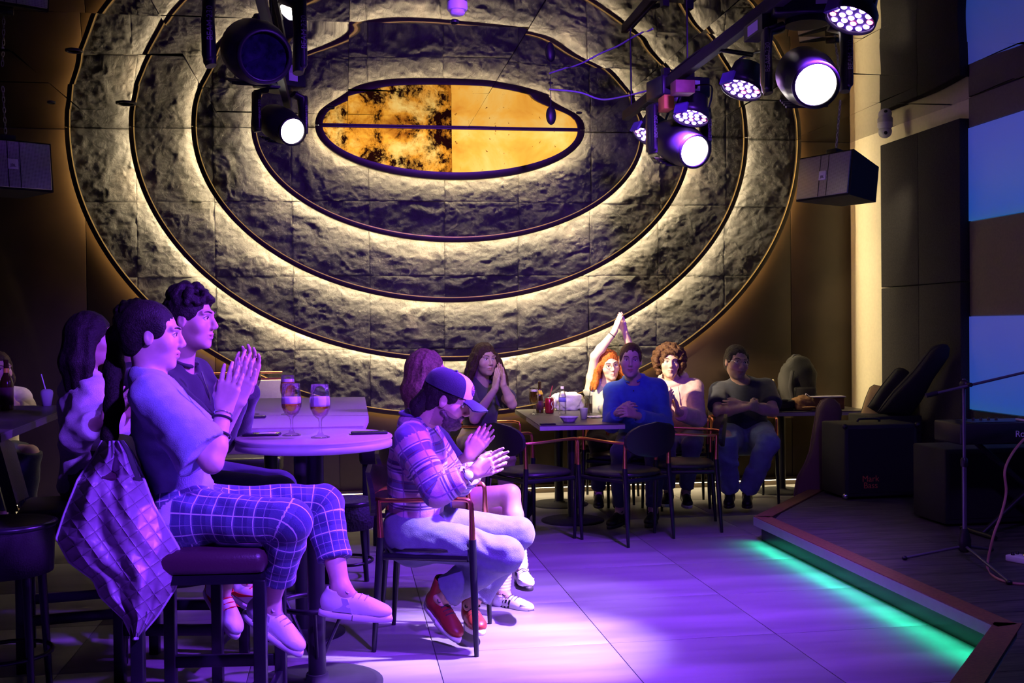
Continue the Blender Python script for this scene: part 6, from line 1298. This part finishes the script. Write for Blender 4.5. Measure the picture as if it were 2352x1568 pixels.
# 10 --- man in the blue shirt
B = build_person('person', 'man in a blue linen shirt with clasped hands at the end of the table', dict(
    h=0.009, hh=0.0042, pel=(1470, 1018, 8.30), neck=(1457, 876, 8.26), face=-112, head=((1448, 828, 8.18), (-104, 2, 3)), sh=0.170, skin=(0.50, 0.34, 0.28), hs=1.06,
    R=((1404, 972, 8.06), (1420, 946, 7.90)), L=((1527, 976, 8.10), (1458, 952, 7.86)), hr=((0.60, -0.45, 0.30), (0.5, 0.75, -0.35), 1.0), hl=((-0.70, -0.40, 0.25), (-0.5, 0.75, -0.35), 1.0),
    RK=((1424, 1040, 7.86), (1424, 1172, 8.0), (1400, 1205, 7.85)), LK=((1505, 1045, 7.92), (1500, 1172, 8.05), (1490, 1200, 7.9)), top=dict(name='shirt', m=m_bluelin, sleeve=1.86, o=0.022, hem=-0.10, amp=0.006, seed=44, collar=1), bottom=dict(name='jeans', m=m_djean, len=1.9), shoe=dict(m=m_blackshoe, sole=m_soled)))
hair(B, 'tied', H_BROWN, 25, 0.0055)
for j in range(4): MB().ell(B.neck+B.fv*(0.105+0.012*j)-B.T*(0.055+0.05*j)-B.org, (0.005, 0.005, 0.005), 8, 6).build('button', m_djean, B.root)
# 11 --- person in the pink hoodie
B = build_person('person', 'curly-haired person in a pink hoodie clapping', dict(
    h=0.009, hh=0.0042, pel=(1562, 1004, 8.80), neck=(1547, 878, 8.76), face=-108, head=((1538, 832, 8.68), (-100, 2, 2)), sh=0.155, skin=(0.74, 0.50, 0.38), hs=1.03,
    R=((1508, 958, 8.50), (1534, 944, 8.32)), L=((1602, 962, 8.55), (1558, 946, 8.34)), hr=((0.05, -0.1, 1), (0.9, 0.2, 0.1), 0.3), hl=((-0.25, -0.1, 0.95), (-0.9, 0.1, 0), 0.3),
    RK=((1530, 1020, 8.36), (1535, 1128, 8.5), (1530, 1155, 8.35)), LK=((1590, 1022, 8.38), (1575, 1130, 8.5), (1580, 1158, 8.35)), top=dict(name='hoodie', m=m_pinkw, sleeve=1.86, o=0.026, hem=-0.12, amp=0.007, seed=54, hood=1), bottom=dict(name='jeans', m=m_pjean, len=1.9), shoe=dict(m=m_blackshoe, sole=m_solew)))
hair(B, 'afro', H_CURL, 27, 0.0055)
for sg in (1, -1): MB().tube([q-B.org for q in crom([B.neck+B.fv*0.095+B.rv*sg*0.03-B.T*0.02, B.neck+B.fv*0.13+B.rv*sg*0.035-B.T*0.08, B.neck+B.fv*0.142+B.rv*sg*0.03-B.T*0.16], 4)], 0.004, 6).build('drawstring', m_pinkw, B.root)
# 12 --- man with folded arms
B = build_person('person', 'broad man in a dark t-shirt and jeans sitting with folded arms', dict(
    h=0.010, hh=0.0042, pel=(1710, 1000, 8.90), neck=(1704, 876, 8.84), face=-98, head=((1692, 832, 8.74), (-88, 4, 6)), sh=0.195, bulk=1.28, skin=(0.52, 0.34, 0.27), hs=1.13, beard=0.30, legs=1.12,
    R=((1650, 946, 8.62), (1722, 934, 8.44)), L=((1776, 944, 8.62), (1702, 928, 8.50)), hr=((0.80, 0.50, 0.10), (-0.3, 0.9, 0.0), 0.5), hl=((-0.85, 0.45, -0.10), (0.3, 0.9, 0.0), 0.5),
    RK=((1668, 1012, 8.36), (1676, 1130, 8.56), (1672, 1160, 8.36)), LK=((1764, 1016, 8.36), (1716, 1132, 8.58), (1716, 1160, 8.38)), top=dict(name='t_shirt', m=m_navy, sleeve=0.74, o=0.018, flare=1.12, hem=-0.08, seed=64), bottom=dict(name='jeans', m=m_jean, len=1.94, o=0.020, amp=0.007, seed=65, flare=1.15), shoe=dict(m=m_blackshoe, sole=m_soled, shaft=0.085)))
hair(B, 'short', H_GREY, 29, 0.0055); glasses(B, m_chrome)
# --- quilted jacket hung over the near stool's backrest
def spl(pts): y = [p[1] for p in pts]; x = [p[0] for p in pts]; return lambda v: np.interp(v, y, x)
lf = spl([(235, 1012), (222, 1040), (180, 1100), (148, 1180), (130, 1235), (160, 1290), (215, 1330), (232, 1370), (285, 1420), (306, 1466)])
rg = spl([(280, 1012), (302, 1040), (330, 1100), (352, 1160), (388, 1220), (412, 1262), (414, 1310), (402, 1350), (360, 1415), (316, 1466)])
ys_ = np.linspace(1012, 1466, 60); us = np.linspace(-1, 1, 44); g = []; uvq = []
for y_ in ys_:
    row = []
    for u_ in us:
        px_ = (lf(y_)+rg(y_))/2+u_*(rg(y_)-lf(y_))/2; fold = 0.020*math.sin(u_*6.5+y_*0.010)+0.006*math.sin(u_*14-y_*0.02+1)+0.018*float(vn(np.array([u_*3, y_*0.02, 0.5]), 8))
        edge_ = (1-abs(u_)**4); row.append(W(px_, y_, 3.61-0.02+(0.05 if y_ < 1100 else 0.0)-fold*edge_+0.10*abs(u_)**3)); uvq.append((px_*0.0015, y_*0.0015, 0))
    g.append(row)
gg = np.array(g); o0 = np.array([gg[..., 0].mean(), gg[..., 1].mean(), 0])
m_quilt = mat('quilted_nylon', (0.34, 0.23, 0.36), 0.40); nt, N, Lk, b = nodes(m_quilt)
at = N.new('ShaderNodeAttribute'); at.attribute_name = 'cuv'; mp = N.new('ShaderNodeMapping'); mp.inputs['Rotation'].default_value = (0, 0, 0.62); Lk.new(at.outputs['Vector'], mp.inputs[0]); sx_ = N.new('ShaderNodeSeparateXYZ'); Lk.new(mp.outputs[0], sx_.inputs[0]); prev = None
for c_ in (0, 1):
    ml = N.new('ShaderNodeMath'); ml.operation = 'MULTIPLY'; ml.inputs[1].default_value = math.pi/0.042; Lk.new(sx_.outputs[c_], ml.inputs[0]); sn = N.new('ShaderNodeMath'); sn.operation = 'SINE'; Lk.new(ml.outputs[0], sn.inputs[0]); ab_ = N.new('ShaderNodeMath'); ab_.operation = 'ABSOLUTE'; Lk.new(sn.outputs[0], ab_.inputs[0]); pw = N.new('ShaderNodeMath'); pw.operation = 'POWER'; pw.inputs[1].default_value = 0.4; Lk.new(ab_.outputs[0], pw.inputs[0])
    if prev is None: prev = pw
    else: mm = N.new('ShaderNodeMath'); mm.operation = 'MINIMUM'; Lk.new(prev.outputs[0], mm.inputs[0]); Lk.new(pw.outputs[0], mm.inputs[1]); prev = mm
bp = N.new('ShaderNodeBump'); bp.inputs['Strength'].default_value = 0.9; bp.inputs['Distance'].default_value = 0.006; Lk.new(prev.outputs[0], bp.inputs['Height']); Lk.new(bp.outputs[0], b.inputs['Normal'])
jk = thing('quilted_jacket', 'quilted purple-grey jacket hanging over the back of the near stool', 'jacket', tuple(o0)); na, nb = gg.shape[:2]; idx = np.arange(na*nb).reshape(na, nb); q = np.stack([idx[:-1, :-1], idx[:-1, 1:], idx[1:, 1:], idx[1:, :-1]], -1).reshape(-1, 4)
back = gg+CF*0.022; np_mesh('outer_shell', gg.reshape(-1, 3)-o0, q, m_quilt, jk, attrs={'cuv': ('FLOAT_VECTOR', np.array(uvq))}); np_mesh('lining', back.reshape(-1, 3)-o0, q[:, ::-1], m_blackwear, jk)
MB().tube([p-o0 for p in list(gg[:, 0])+list(gg[-1, 1:-1])+list(gg[::-1, -1])], 0.0055, 8).build('edge_binding', mat('lilac_binding', (0.55, 0.45, 0.60), 0.5, noise=0.05), jk)
